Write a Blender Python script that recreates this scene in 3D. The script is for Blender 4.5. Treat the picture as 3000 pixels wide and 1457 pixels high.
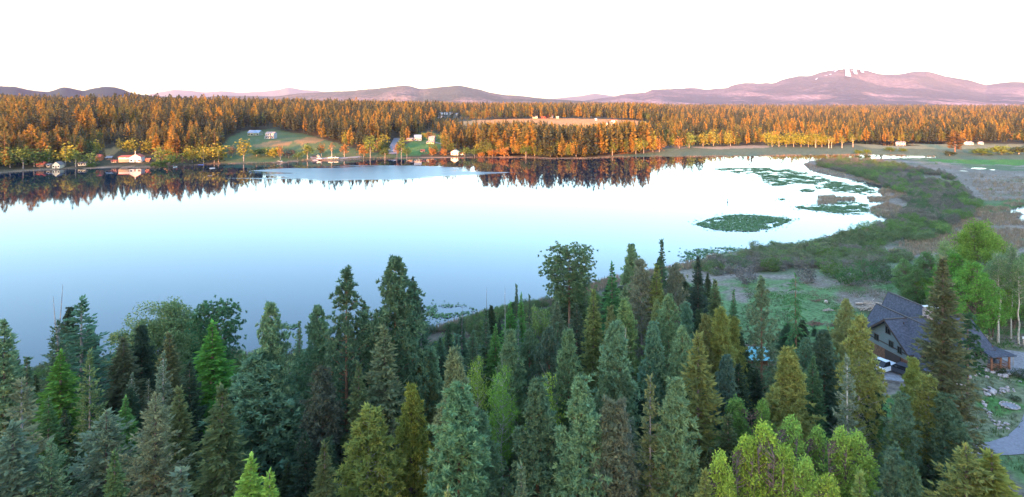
import bpy, math, random
import numpy as np
from mathutils import Vector
for o in list(bpy.data.objects): bpy.data.objects.remove(o)
R = math.radians
scene = bpy.context.scene
C = scene.collection
rng = np.random.default_rng(7)
random.seed(7)

# ------------------------------------------------------------------ camera
HAZE = 3.6e-5
F, YH, H = 1788.0, 300.0, 55.0          # focal length and horizon in photo pixels, camera height above the lake
cam = bpy.data.cameras.new('camera'); cam_o = bpy.data.objects.new('camera', cam); C.objects.link(cam_o)
cam_o.location = (0, 0, H); cam_o.rotation_euler = (R(90), 0, 0)
cam.sensor_width = 36; cam.lens = F/3000*36; cam.shift_y = -(728.5-YH)/3000
cam.clip_start = 1; cam.clip_end = 60000
scene.camera = cam_o

# ------------------------------------------------------------------ sky, sun, exposure
SUN_EL, SUN_AZ = 6.2, 204.0              # low evening sun behind the camera, azimuth clockwise from +Y
world = bpy.data.worlds.new('World'); scene.world = world; world.use_nodes = True
wn = world.node_tree.nodes; wl = world.node_tree.links
sky = wn.new('ShaderNodeTexSky'); sky.sky_type = 'NISHITA'; sky.sun_disc = False
sky.sun_elevation = R(SUN_EL); sky.sun_rotation = R(SUN_AZ)
sky.altitude = 600; sky.air_density = 1.0; sky.dust_density = 2.0; sky.ozone_density = 2.0
wn['Background'].inputs['Strength'].default_value = 0.15
wl.new(sky.outputs[0], wn['Background'].inputs['Color'])
sun = bpy.data.lights.new('sun', 'SUN'); sun_o = bpy.data.objects.new('sun', sun); C.objects.link(sun_o)
sun.energy = 3.3; sun.angle = R(0.5); sun.color = (1.0, 0.36, 0.10)
az = R(SUN_AZ); el = R(SUN_EL)
sd_ = Vector((math.sin(az)*math.cos(el), math.cos(az)*math.cos(el), math.sin(el)))
sun_o.rotation_euler = (-sd_).to_track_quat('-Z', 'Y').to_euler()
sun_o.location = (0, -100, 300)
vs = scene.view_settings
vs.view_transform = 'Standard'; vs.look = 'None'; vs.gamma = 1; vs.exposure = 3.45
try: vs.use_curve_mapping = False
except Exception: pass
scene.cycles.use_denoising = True; scene.cycles.use_adaptive_sampling = False
scene.cycles.max_bounces = 6; scene.cycles.diffuse_bounces = 4; scene.cycles.glossy_bounces = 2
scene.cycles.transmission_bounces = 2; scene.cycles.volume_bounces = 0; scene.cycles.transparent_max_bounces = 4
scene.cycles.sample_clamp_indirect = 8
scene.cycles.caustics_reflective = False; scene.cycles.caustics_refractive = False

# ------------------------------------------------------------------ helpers
def tag(o, label=None, cat=None, group=None, kind=None):
    if label: o['label'] = label
    if cat: o['category'] = cat
    if group: o['group'] = group
    if kind: o['kind'] = kind
    return o
def link(o, parent=None):
    C.objects.link(o)
    if parent: o.parent = parent
    return o
def empty(name, loc, rz=0):
    o = bpy.data.objects.new(name, None); o.empty_display_size = .5
    o.location = loc; o.rotation_euler = (0, 0, rz); C.objects.link(o); return o
def mesh_np(name, V, Fc, mat=None, col=None, smooth=False):
    """V (n,3) floats, Fc (m,k) ints with k 3 or 4 or a list of such arrays"""
    if not (isinstance(Fc, list) and len(Fc) and isinstance(Fc[0], np.ndarray)): Fc = [np.asarray(Fc)]
    Fc = [np.asarray(f, dtype=np.int32) for f in Fc if len(f)]
    me = bpy.data.meshes.new(name)
    V = np.asarray(V, dtype=np.float32)
    me.vertices.add(len(V)); me.vertices.foreach_set('co', V.ravel())
    nl = sum(f.size for f in Fc); nf = sum(len(f) for f in Fc)
    me.loops.add(nl); me.polygons.add(nf)
    me.loops.foreach_set('vertex_index', np.concatenate([f.ravel() for f in Fc]))
    tot = np.concatenate([np.full(len(f), f.shape[1], dtype=np.int32) for f in Fc])
    st = np.concatenate([[0], np.cumsum(tot)[:-1]]).astype(np.int32)
    me.polygons.foreach_set('loop_start', st)
    me.polygons.foreach_set('use_smooth', np.full(nf, smooth, dtype=bool))
    if col is not None:
        a = me.color_attributes.new('tint', 'FLOAT_COLOR', 'POINT')
        c4 = np.ones((len(V), 4), dtype=np.float32); c4[:, :3] = col
        a.data.foreach_set('color', c4.ravel())
    me.update(calc_edges=True); me.validate()
    if mat: me.materials.append(mat)
    return me
def obj(name, me, parent=None, loc=None):
    o = bpy.data.objects.new(name, me); link(o, parent)
    if loc is not None: o.location = loc
    return o
ORD = ['first','second','third','fourth','fifth','sixth','seventh','eighth','ninth','tenth','eleventh','twelfth','thirteenth','fourteenth','fifteenth','sixteenth','seventeenth','eighteenth','nineteenth','twentieth']
_o9 = ORD[:9]
for _t, _u in (('twenty',None),('thirty','thirtieth'),('forty','fortieth'),('fifty','fiftieth'),('sixty','sixtieth')): ORD += ([_u] if _u else [])+[_t+' '+w for w in _o9]
def rank_labels(items, template):
    """items (object, key): labels in order of key"""
    for i, (o, k) in enumerate(sorted(items, key=lambda q: q[1])): o['label'] = template % ORD[min(i, len(ORD)-1)]
class MB:
    """collects boxes, tubes, quads into one mesh"""
    def __init__(s): s.V = []; s.T = []; s.Q = []; s.n = 0
    def add(s, V, T=None, Q=None):
        V = np.asarray(V, dtype=float)
        s.V.append(V)
        if T is not None and len(T): s.T.append(np.asarray(T)+s.n)
        if Q is not None and len(Q): s.Q.append(np.asarray(Q)+s.n)
        s.n += len(V); return s
    def box(s, c, d, rz=0):
        x, y, z = (v/2 for v in d)
        P = np.array([(-x,-y,-z),(x,-y,-z),(x,y,-z),(-x,y,-z),(-x,-y,z),(x,-y,z),(x,y,z),(-x,y,z)])
        if rz:
            cs, sn = math.cos(rz), math.sin(rz); P = P @ np.array([[cs,sn,0],[-sn,cs,0],[0,0,1]])
        return s.add(P+np.array(c), Q=[(0,3,2,1),(4,5,6,7),(0,1,5,4),(1,2,6,5),(2,3,7,6),(3,0,4,7)])
    def prism(s, poly, ax, thick):
        """polygon (list of 3D points) extruded by vector ax*thick"""
        P = np.array(poly, float); n = len(P); v = np.array(ax, float)*thick
        s.add(np.vstack([P, P+v]), Q=[(i, (i+1) % n, (i+1) % n+n, i+n) for i in range(n)])
        b = s.n-2*n
        if n == 4:
            s.Q.append(np.array([(b+3,b+2,b+1,b),(b+4,b+5,b+6,b+7)]))
        else:
            s.T.append(np.array([(b,b+i+1,b+i) for i in range(1,n-1)]+[(b+n,b+n+i,b+n+i+1) for i in range(1,n-1)]))
        return s
    def tube(s, P, r, k=6, cap=True):
        P = np.asarray(P, float); n = len(P); r = np.broadcast_to(r, n)
        V = []
        for i in range(n):
            d = P[min(i+1,n-1)]-P[max(i-1,0)]; d = d/(np.linalg.norm(d)+1e-9)
            a = np.array([1.,0,0]) if abs(d[0]) < .8 else np.array([0,1.,0])
            u = np.cross(d, a); u /= np.linalg.norm(u); w = np.cross(d, u)
            th = np.arange(k)*2*math.pi/k
            V.append(P[i]+r[i]*(np.cos(th)[:,None]*u+np.sin(th)[:,None]*w))
        Q = [(i*k+j, i*k+(j+1) % k, (i+1)*k+(j+1) % k, (i+1)*k+j) for i in range(n-1) for j in range(k)]
        s.add(np.vstack(V), Q=Q)
        if cap:
            b = s.n-n*k
            s.T.append(np.array([(b+(n-1)*k, b+(n-1)*k+j, b+(n-1)*k+j+1) for j in range(1,k-1)]))
        return s
    def mesh(s, name, mat=None, smooth=False):
        f = []
        if s.T: f.append(np.vstack(s.T))
        if s.Q: f.append(np.vstack(s.Q))
        return mesh_np(name, np.vstack(s.V), f, mat, smooth=smooth)
    def build(s, name, mat, parent=None, smooth=False):
        return obj(name, s.mesh(name, mat, smooth), parent)

def _h(ix, iy, seed):
    n = (ix.astype(np.int64)*374761393 + iy.astype(np.int64)*668265263 + seed*974634777) & 0x7fffffff
    n = ((n ^ (n >> 13))*1274126177) & 0x7fffffff
    return ((n ^ (n >> 16)) & 0xffff)/65535.0
def vnoise(x, y, seed=0):
    x = np.asarray(x, float); y = np.asarray(y, float)
    ix = np.floor(x); iy = np.floor(y); fx = x-ix; fy = y-iy
    fx = fx*fx*(3-2*fx); fy = fy*fy*(3-2*fy)
    a = _h(ix,iy,seed); b = _h(ix+1,iy,seed); c = _h(ix,iy+1,seed); d = _h(ix+1,iy+1,seed)
    return (a*(1-fx)+b*fx)*(1-fy)+(c*(1-fx)+d*fx)*fy
def fbm(x, y, o=4, seed=0):
    s = 0; a = .5; t = 0
    for i in range(o):
        s = s+a*vnoise(np.asarray(x)*2**i, np.asarray(y)*2**i, seed+i*17); t += a; a *= .5
    return s/t
def sstep(a, b, x):
    t = np.clip((np.asarray(x, float)-a)/(b-a), 0, 1); return t*t*(3-2*t)
def w2(px, py, z=0.0):
    Y = F*(H-z)/(py-YH); return ((px-1500)/F*Y, Y)
def inpoly(x, y, P):
    x = np.asarray(x, float); y = np.asarray(y, float); r = np.zeros(x.shape, bool); n = len(P)
    for i in range(n):
        x1, y1 = P[i]; x2, y2 = P[(i+1) % n]
        if y1 == y2: continue
        c = (y1 > y) != (y2 > y)
        r ^= c & (x < (x2-x1)*(y-y1)/(y2-y1)+x1)
    return r
def sdist(x, y, P):
    """distance to the polygon, positive outside"""
    x = np.asarray(x, float); y = np.asarray(y, float); d = np.full(x.shape, 1e18); n = len(P)
    for i in range(n):
        x1, y1 = P[i]; x2, y2 = P[(i+1) % n]; dx, dy = x2-x1, y2-y1
        t = np.clip(((x-x1)*dx+(y-y1)*dy)/(dx*dx+dy*dy+1e-12), 0, 1)
        d = np.minimum(d, (x-x1-t*dx)**2+(y-y1-t*dy)**2)
    d = np.sqrt(d); return np.where(inpoly(x, y, P), -d, d)

# ------------------------------------------------------------------ materials
def mat(name, col, rough=.8, nscale=None, namt=.25, col2=None, bump=0, metal=0, spec=.3, detail=4, stretch=None):
    m = bpy.data.materials.new(name); m.use_nodes = True; nt = m.node_tree; b = nt.nodes['Principled BSDF']
    b.inputs['Roughness'].default_value = rough; b.inputs['Metallic'].default_value = metal
    b.inputs['Specular IOR Level'].default_value = spec
    if nscale is None:
        b.inputs['Base Color'].default_value = (*col, 1)
    else:
        tc = nt.nodes.new('ShaderNodeTexCoord'); n = nt.nodes.new('ShaderNodeTexNoise')
        n.inputs['Scale'].default_value = nscale; n.inputs['Detail'].default_value = detail
        src = tc.outputs['Object']
        if stretch:
            mp = nt.nodes.new('ShaderNodeMapping'); mp.inputs['Scale'].default_value = stretch
            nt.links.new(src, mp.inputs[0]); src = mp.outputs[0]
        nt.links.new(src, n.inputs['Vector'])
        mx = nt.nodes.new('ShaderNodeMix'); mx.data_type = 'RGBA'
        c2 = col2 or tuple(c*(1-namt) for c in col)
        c1 = col if col2 else tuple(min(1, c*(1+namt)) for c in col)
        rp = nt.nodes.new('ShaderNodeMapRange'); rp.inputs[1].default_value = .35; rp.inputs[2].default_value = .65
        nt.links.new(n.outputs['Fac'], rp.inputs[0]); nt.links.new(rp.outputs[0], mx.inputs[0])
        mx.inputs[6].default_value = (*c1, 1); mx.inputs[7].default_value = (*c2, 1)
        nt.links.new(mx.outputs[2], b.inputs['Base Color'])
        if bump:
            bp = nt.nodes.new('ShaderNodeBump'); bp.inputs['Strength'].default_value = bump
            bp.inputs['Distance'].default_value = .1
            nt.links.new(n.outputs['Fac'], bp.inputs['Height']); nt.links.new(bp.outputs[0], b.inputs['Normal'])
    return m
def foliage_mat(name, trans=.3, vary=.25):
    """leaf colour = object colour x per-spray tint; thin leaves let some light through"""
    m = bpy.data.materials.new(name); m.use_nodes = True; nt = m.node_tree; nt.nodes.clear()
    N = nt.nodes.new; L = nt.links.new
    out = N('ShaderNodeOutputMaterial'); oi = N('ShaderNodeObjectInfo'); at = N('ShaderNodeAttribute'); at.attribute_name = 'tint'
    m1 = N('ShaderNodeMix'); m1.data_type = 'RGBA'; m1.blend_type = 'MULTIPLY'; m1.inputs[0].default_value = 1
    L(oi.outputs['Color'], m1.inputs[6]); L(at.outputs['Color'], m1.inputs[7])
    rg = N('ShaderNodeMapRange'); rg.inputs[3].default_value = 1-vary; rg.inputs[4].default_value = 1+vary
    L(oi.outputs['Random'], rg.inputs[0])
    m2 = N('ShaderNodeVectorMath'); m2.operation = 'SCALE'; L(m1.outputs[2], m2.inputs[0]); L(rg.outputs[0], m2.inputs['Scale'])
    d = N('ShaderNodeBsdfDiffuse'); t = N('ShaderNodeBsdfTranslucent'); mx = N('ShaderNodeMixShader'); mx.inputs[0].default_value = trans
    L(m2.outputs[0], d.inputs[0]); L(m2.outputs[0], t.inputs[0]); L(d.outputs[0], mx.inputs[1]); L(t.outputs[0], mx.inputs[2])
    L(mx.outputs[0], out.inputs[0]); return m
M = {}
M['needle'] = foliage_mat('needle', .4, .12)
M['leaf'] = foliage_mat('leaf', .38, .12)
M['bark'] = mat('bark', (.13,.095,.075), .9, 6, .35, bump=.4, stretch=(1,1,.25))
M['redbark'] = mat('redbark', (.20,.11,.07), .9, 5, .35, bump=.4, stretch=(1,1,.3))
M['greybark'] = mat('greybark', (.24,.22,.21), .9, 6, .35, bump=.4, stretch=(1,1,.25))
M['whitebark'] = mat('whitebark', (.44,.42,.37), .8, 5, .3, col2=(.24,.22,.19), stretch=(1,1,.6))

def scatter(name, pts, scl, rz, idx, sources, label=None, kind='stuff', group=None):
    """many tiny alike pieces (stuff): geometry-node instances on a point mesh"""
    me = bpy.data.meshes.new(name); n = len(pts)
    me.vertices.add(n); me.vertices.foreach_set('co', np.asarray(pts, np.float32).ravel())
    scl = np.asarray(scl, np.float32)
    if scl.ndim == 1: scl = np.repeat(scl[:, None], 3, 1)
    a = me.attributes.new('scl', 'FLOAT_VECTOR', 'POINT'); a.data.foreach_set('vector', scl.ravel())
    e = np.zeros((n, 3), np.float32); e[:, 2] = rz
    a = me.attributes.new('rot', 'FLOAT_VECTOR', 'POINT'); a.data.foreach_set('vector', e.ravel())
    a = me.attributes.new('idx', 'INT', 'POINT'); a.data.foreach_set('value', np.asarray(idx, np.int32))
    col = bpy.data.collections.new(name+'_kinds')
    for s in sources: col.objects.link(s)
    g = bpy.data.node_groups.new(name+'_nodes', 'GeometryNodeTree')
    g.interface.new_socket('Geometry', in_out='INPUT', socket_type='NodeSocketGeometry')
    g.interface.new_socket('Geometry', in_out='OUTPUT', socket_type='NodeSocketGeometry')
    N = g.nodes.new; L = g.links.new
    gi = N('NodeGroupInput'); go = N('NodeGroupOutput'); ip = N('GeometryNodeInstanceOnPoints')
    ci = N('GeometryNodeCollectionInfo'); ci.inputs['Collection'].default_value = col
    ci.inputs['Separate Children'].default_value = True; ci.inputs['Reset Children'].default_value = True
    def na(nm, dt):
        q = N('GeometryNodeInputNamedAttribute'); q.data_type = dt; q.inputs['Name'].default_value = nm; return q.outputs['Attribute']
    L(gi.outputs[0], ip.inputs['Points']); L(ci.outputs[0], ip.inputs['Instance'])
    ip.inputs['Pick Instance'].default_value = True
    L(na('idx', 'INT'), ip.inputs['Instance Index']); L(na('scl', 'FLOAT_VECTOR'), ip.inputs['Scale'])
    er = N('FunctionNodeEulerToRotation'); L(na('rot', 'FLOAT_VECTOR'), er.inputs[0]); L(er.outputs[0], ip.inputs['Rotation'])
    L(ip.outputs[0], go.inputs[0])
    o = obj(name, me); md = o.modifiers.new('scatter', 'NODES'); md.node_group = g
    return tag(o, label, kind=kind, group=group)
# ------------------------------------------------------------------ lake outline and terrain
FAR = [(-500,535),(-150,516),(0,509),(70,503),(141,499),(200,497),(281,494),(330,492),(387,493.5),(457,492),(520,487),(598,483),(660,481),(740,480),(800,478.5),
 (834,478),(880,473),(918,471),(981,472.5),(1030,468),(1087,465.5),(1200,464.5),(1298,463.5),(1400,462),(1500,462),(1541,462),(1590,465),(1625,466),(1670,465),(1716,465.5),
 (1787,462),(1892,460),(2050,459.5),(2200,458.5),(2376,455.5),(2560,454),(2741,459.5)]
CHAN = [(2741,462),(2640,463.5),(2552,465.5),(2464,467),(2400,468),(2372,472),(2352,482),(2372,499),(2400,508),(2455,520),(2534,533),(2590,548),(2569,560),(2600,580),(2583,597),(2545,609),
 (2552,627),(2600,640),(2585,650),(2520,668),(2427,692),(2420,702),(2315,716),(2185,729),(2080,752),(1993,779),(1880,800),(1775,821),(1710,846),(1642,872),(1560,893),(1479,912),(1400,926),(1340,945),(1281,966),
 (1180,985),(1069,1003),(980,1015),(900,1032),(800,1040),(700,1042),(520,1050),(300,1062),(150,1082),(0,1112),(-300,1160),(-700,1200)]
LAKE = [w2(*p) for p in FAR+CHAN]+[(-1500, 120), (-1500, 430)]
POND = [w2(*p) for p in [(2958,612),(3000,604),(3080,600),(3150,625),(3100,655),(3000,650),(2975,640),(3000,628),(2962,622)]]
u_knots = [-1.2,-.84,-.55,-.28,0,.15,.28,.5,.84,1.2]
A_knots = [46,44,40,33,27,24,15,9,10,12]
PAD = (76.0, 108.0)
def terr(X, Y, detail=True):
    X = np.asarray(X, float); Y = np.asarray(Y, float)
    s = sdist(X, Y, LAKE); p = sdist(X, Y, POND)
    u = X/np.maximum(Y, 60)
    sp = np.maximum(s, 0)
    near = (1-sstep(150, 260, Y))*12.0*(1-np.exp(-sp/60))
    A = np.interp(u, u_knots, A_knots)
    right = sstep(.2, .36, u)
    farL = A*(1-np.exp(-np.maximum(sp-6, 0)/230.0))*sstep(380, 470, Y)
    farR = A*sstep(780, 2600, Y)
    mid = sstep(-.13, -.06, u)*(1-sstep(.2, .26, u))
    farL = farL*(1-mid)+mid*24*sstep(70, 430, sp)*sstep(380, 470, Y)
    far = farL*(1-right)+farR*right
    und = (fbm(X/140+3, Y/140, 3, 5)-.5)*2
    far = far+und*3.2*sstep(25, 160, sp)*sstep(430, 620, Y)*(1-.7*right)
    mound = 3.2*np.exp(-(((X-w2(1822,447)[0])/17)**2+((Y-w2(1822,447)[1])/11)**2))      # small grass mound on the far shore
    m2 = 4.0*np.exp(-(((X+210)/55)**2+((Y-640)/45)**2))                                    # rounded field crest that still catches the sun
    base = .28*np.minimum(1, sp/2.5)+.12*np.minimum(1, sp/30)
    z = base+near+far+mound+m2*(sp > 0)
    rise = sstep(2600, 9000, Y)*35
    z = z+rise*np.minimum(1, sp/50)
    # levelled ground round the house
    pd = np.hypot(X-PAD[0], (Y-PAD[1])*1.2)
    k = 1-sstep(17, 30, pd)
    z = z*(1-k)+10.6*k
    if detail:
        nz = (fbm(X/9, Y/9, 3, 2)-.5)*.9
        z = z+nz*sstep(4, 25, sp)*(1-sstep(200, 320, Y))*(1-k)
        marsh = sstep(190, 240, Y)*(1-sstep(720, 800, Y))*sstep(.05, .2, u)
        z = z+marsh*((fbm(X/30, Y/8, 4, 9)-.5)*.9-.02)*sstep(3, 25, sp)
    wet = sstep(425,460,Y)*(1-sstep(545,575,Y))*sstep(.55,.62,u)*sstep(10,40,sp)
    z = z-wet*.15
    z = np.where(s < 0, -np.minimum(-s*.35, 2.5)-.02, z)
    z = np.where(p < 0, -.6, z)
    return z
_YS = np.geomspace(18, 6000, 900)
def hit(px, py):
    """where the ray through a photo pixel meets the ground"""
    X = (px-1500)/F*_YS; zr = H-_YS*(py-YH)/F
    z = np.maximum(terr(X, _YS), 0); i = np.argmax(zr <= z)
    if not (zr <= z).any(): i = len(_YS)-1
    a, b = (_YS[max(i-1,0)], _YS[i])
    Ys = np.linspace(a, b, 12); zz = np.maximum(terr((px-1500)/F*Ys, Ys), 0); j = np.argmax((H-Ys*(py-YH)/F) <= zz+1e-6)
    Y = Ys[j] if ((H-Ys*(py-YH)/F) <= zz+1e-6).any() else b
    return np.array([(px-1500)/F*Y, Y, float(zz[j])])
def T1(x, y): return float(terr(np.array([x]), np.array([y]))[0])
def topx(X, Y, Z): return 1500+F*X/Y, YH+F*(H-Z)/Y

# ------------------------------------------------------------------ ground sheet
nA, nR = 620, 430
ang = np.linspace(-1.02, 1.02, nA); rad = np.concatenate([np.geomspace(14, 2200, nR-40), np.geomspace(2300, 16500, 40)])
AA, RR = np.meshgrid(ang, rad)
GX = RR*np.sin(AA); GY = RR*np.cos(AA)
GZ = terr(GX, GY)
def zone_cols(X, Y, Z):
    px = 1500+F*X/Y; py = YH+F*(H-Z)/Y
    s = sdist(X, Y, LAKE); u = X/np.maximum(Y, 60)
    n1 = fbm(X/14, Y/14, 4, 21); n2 = fbm(X/45, Y/30, 4, 31); n3 = fbm(X/3.5, Y/3.5, 3, 41)
    c = np.zeros(X.shape+(3,))
    def put(mask, col):
        m = np.clip(mask, 0, 1)[..., None]; c[:] = c*(1-m)+np.array(col)*m
    soft = (n1-.5)
    put(np.ones(X.shape), (.075,.08,.05))                                           # forest floor
    put(sstep(.5,.6,n1), (.11,.085,.06))
    # near meadow round the house
    mead = sstep(.30, .38, u+soft*.12)*(Y < 175)*sstep(60,70,Y)
    mead = np.maximum(mead, sstep(.42,.5,u+soft*.1)*(Y < 175))
    mead = np.maximum(mead, sstep(128,142,Y)*sstep(.22,.32,u+soft*.1))
    put(mead, (.10,.17,.065)); put(mead*sstep(.5,.62,n2), (.16,.175,.10)); put(mead*sstep(.54,.64,n1), (.19,.155,.125))
    put(mead*sstep(.52,.6,fbm(X/6,Y/6,3,77))*sstep(.45,.6,n2), (.07,.16,.045))
    # marsh
    mar = sstep(165,185,Y+soft*25)*(1-sstep(700,780,Y))*sstep(.02,.1,u)
    put(mar, (.18,.145,.115)); put(mar*sstep(.45,.58,n2), (.10,.13,.065)); put(mar*sstep(.55,.65,n1)*.7, (.24,.20,.165))
    g1 = inpoly(px, py+soft*14, [(2690,462),(3100,462),(3200,492),(2960,486),(2760,478)])
    put(g1*1., (.07,.17,.03))
    g2 = inpoly(px+soft*60, py+soft*30, [(2800,600),(3000,580),(3100,600),(2960,612),(2830,625)])
    put(g2*.8, (.07,.13,.035))
    # far side
    far = sstep(430,460,Y)*(1-sstep(.1,.2,u)*(1-sstep(720,770,Y)))
    put(far, (.06,.055,.032))
    for P, col in FIELDS: put(inpoly(px+soft*14, py+soft*3, P)*1., col)
    put(far*(n3 > .62)*.35, (.10,.09,.06))
    band = far*(1-sstep(3,8,s+soft*7))
    put(band, (.24,.175,.125))
    put((s < 0)*1., (.035,.04,.03))
    return c*(.8+.4*n3)[..., None]
BARN = [(655,420),(690,392),(720,383),(800,378),(850,388),(890,393),(925,402),(960,412),(995,421),(1052,442),(1120,452),(1180,452),(1180,472),(620,486),(640,450)]
LAWN = [(1160,445),(1195,420),(1225,392),(1262,385),(1300,402),(1300,420),(1285,445),(1230,455),(1180,458)]
CROP = [(1320,360),(1400,352),(1530,348),(1640,347),(1760,349),(1860,353),(1900,358),(1905,372),(1840,380),(1750,378),(1600,372),(1450,368),(1330,368)]
RMEAD = [(1860,452),(1960,442),(2035,433),(2200,426),(2260,426),(2425,433),(2500,424),(2520,420),(2784,421),(2850,419),(3000,424),(3400,430),(3400,470),(1700,463)]
FIELDS = [(BARN, (.085,.125,.05)), (LAWN, (.06,.15,.04)), (CROP, (.44,.23,.085)), (RMEAD, (.105,.12,.065)),
 ([(2030,433),(2200,426),(2260,427),(2250,433),(2100,438)], (.30,.22,.14)),
 ([(2500,423),(2784,422),(3000,424),(2980,434),(2780,437),(2560,436)], (.22,.20,.10)),
 ([(240,352),(430,350),(560,356),(560,364),(400,368),(260,364)], (.16,.16,.11)),
 ([(75,405),(150,402),(150,432),(80,434)], (.10,.13,.06)),
 ([(300,440),(335,430),(352,436),(340,452),(310,462)], (.30,.19,.08)),
 ([(860,412),(905,402),(950,408),(930,420),(880,424)], (.27,.17,.07)),  # low sun on the field crest, put into the grass colour
 ([(740,425),(800,412),(855,416),(850,424),(790,428),(750,433)], (.25,.16,.07)),
 ([(1780,445),(1822,425),(1850,448),(1820,452)], (.26,.15,.07))]
gcol = zone_cols(GX, GY, GZ)
V = np.stack([GX, GY, GZ], -1).reshape(-1, 3)
ii = (np.arange(nR-1)[:, None]*nA+np.arange(nA-1)[None]).ravel()
Q = np.stack([ii, ii+1, ii+nA+1, ii+nA], 1)
def ground_mat():
    m = bpy.data.materials.new('ground'); m.use_nodes = True; nt = m.node_tree; b = nt.nodes['Principled BSDF']
    N = nt.nodes.new; L = nt.links.new
    at = N('ShaderNodeAttribute'); at.attribute_name = 'tint'; tc = N('ShaderNodeTexCoord')
    n = N('ShaderNodeTexNoise'); n.inputs['Scale'].default_value = 1.3; n.inputs['Detail'].default_value = 6
    L(tc.outputs['Object'], n.inputs['Vector'])
    mr = N('ShaderNodeMapRange'); mr.inputs[1].default_value = .3; mr.inputs[2].default_value = .7; mr.inputs[3].default_value = .55; mr.inputs[4].default_value = 1.4
    L(n.outputs['Fac'], mr.inputs[0])
    sc = N('ShaderNodeVectorMath'); sc.operation = 'SCALE'; L(at.outputs['Color'], sc.inputs[0]); L(mr.outputs[0], sc.inputs['Scale'])
    L(sc.outputs[0], b.inputs['Base Color']); b.inputs['Roughness'].default_value = .95; b.inputs['Specular IOR Level'].default_value = .1
    bp = N('ShaderNodeBump'); bp.inputs['Strength'].default_value = .6; bp.inputs['Distance'].default_value = .3
    L(n.outputs['Fac'], bp.inputs['Height']); L(bp.outputs[0], b.inputs['Normal']); return m
tag(obj('ground', mesh_np('ground', V, Q, ground_mat(), gcol.reshape(-1, 3), True)), 'rolling ground of forest floor, meadow, marsh and fields round the lake', kind='structure')

# ------------------------------------------------------------------ lake
def water_mat():
    m = bpy.data.materials.new('water'); m.use_nodes = True; nt = m.node_tree; b = nt.nodes['Principled BSDF']
    N = nt.nodes.new; L = nt.links.new
    b.inputs['Base Color'].default_value = (.003,.015,.032,1); b.inputs['IOR'].default_value = 1.36
    b.inputs['Specular IOR Level'].default_value = .36
    geo = N('ShaderNodeNewGeometry')
    # wind-ruffled streak in the middle of the lake: an ellipse with a torn edge
    x0, y0 = w2(820, 500); x1, y1 = w2(1380, 510)
    mp = N('ShaderNodeMapping'); mp.vector_type = 'POINT'
    mp.inputs['Location'].default_value = (-(x0+x1)/2/96, -480/50, 0); mp.inputs['Scale'].default_value = (1/96, 1/50, 1)
    L(geo.outputs['Position'], mp.inputs['Vector'])
    ln = N('ShaderNodeVectorMath'); ln.operation = 'LENGTH'; L(mp.outputs[0], ln.inputs[0])
    nz = N('ShaderNodeTexNoise'); nz.inputs['Scale'].default_value = .02; nz.inputs['Detail'].default_value = 5; nz.inputs['Distortion'].default_value = .5
    st = N('ShaderNodeMapping'); st.inputs['Scale'].default_value = (.6, 3.2, 1); L(geo.outputs['Position'], st.inputs[0]); L(st.outputs[0], nz.inputs['Vector'])
    ad = N('ShaderNodeMath'); ad.operation = 'MULTIPLY_ADD'; ad.inputs[1].default_value = 1.3; ad.inputs[2].default_value = -.65; L(nz.outputs['Fac'], ad.inputs[0])
    sm = N('ShaderNodeMath'); sm.operation = 'ADD'; L(ln.outputs['Value'], sm.inputs[0]); L(ad.outputs[0], sm.inputs[1])
    mr = N('ShaderNodeMapRange'); mr.inputs[1].default_value = 1.02; mr.inputs[2].default_value = .88; L(sm.outputs[0], mr.inputs[0])
    rr = N('ShaderNodeMapRange'); rr.inputs[3].default_value = .03; rr.inputs[4].default_value = .30; L(mr.outputs[0], rr.inputs[0])
    L(rr.outputs[0], b.inputs['Roughness'])
    rip = N('ShaderNodeTexNoise'); rip.inputs['Scale'].default_value = .9; rip.inputs['Detail'].default_value = 3
    sx = N('ShaderNodeMapping'); sx.inputs['Scale'].default_value = (.35, 1, 1); L(geo.outputs['Position'], sx.inputs[0]); L(sx.outputs[0], rip.inputs['Vector'])
    bp = N('ShaderNodeBump'); bp.inputs['Strength'].default_value = .022; bp.inputs['Distance'].default_value = .12
    L(rip.outputs['Fac'], bp.inputs['Height']); L(bp.outputs[0], b.inputs['Normal'])
    return m
M['water'] = water_mat()
wx = [-1500, 1300]; wy = [60, 1300]
tag(obj('lake', mesh_np('lake', [(-1500,60,0),(1300,60,0),(1300,1300,0),(-1500,1300,0)], [(0,1,2,3)], M['water'])), 'calm lake mirroring the far shore and the evening sky', kind='structure')

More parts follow.
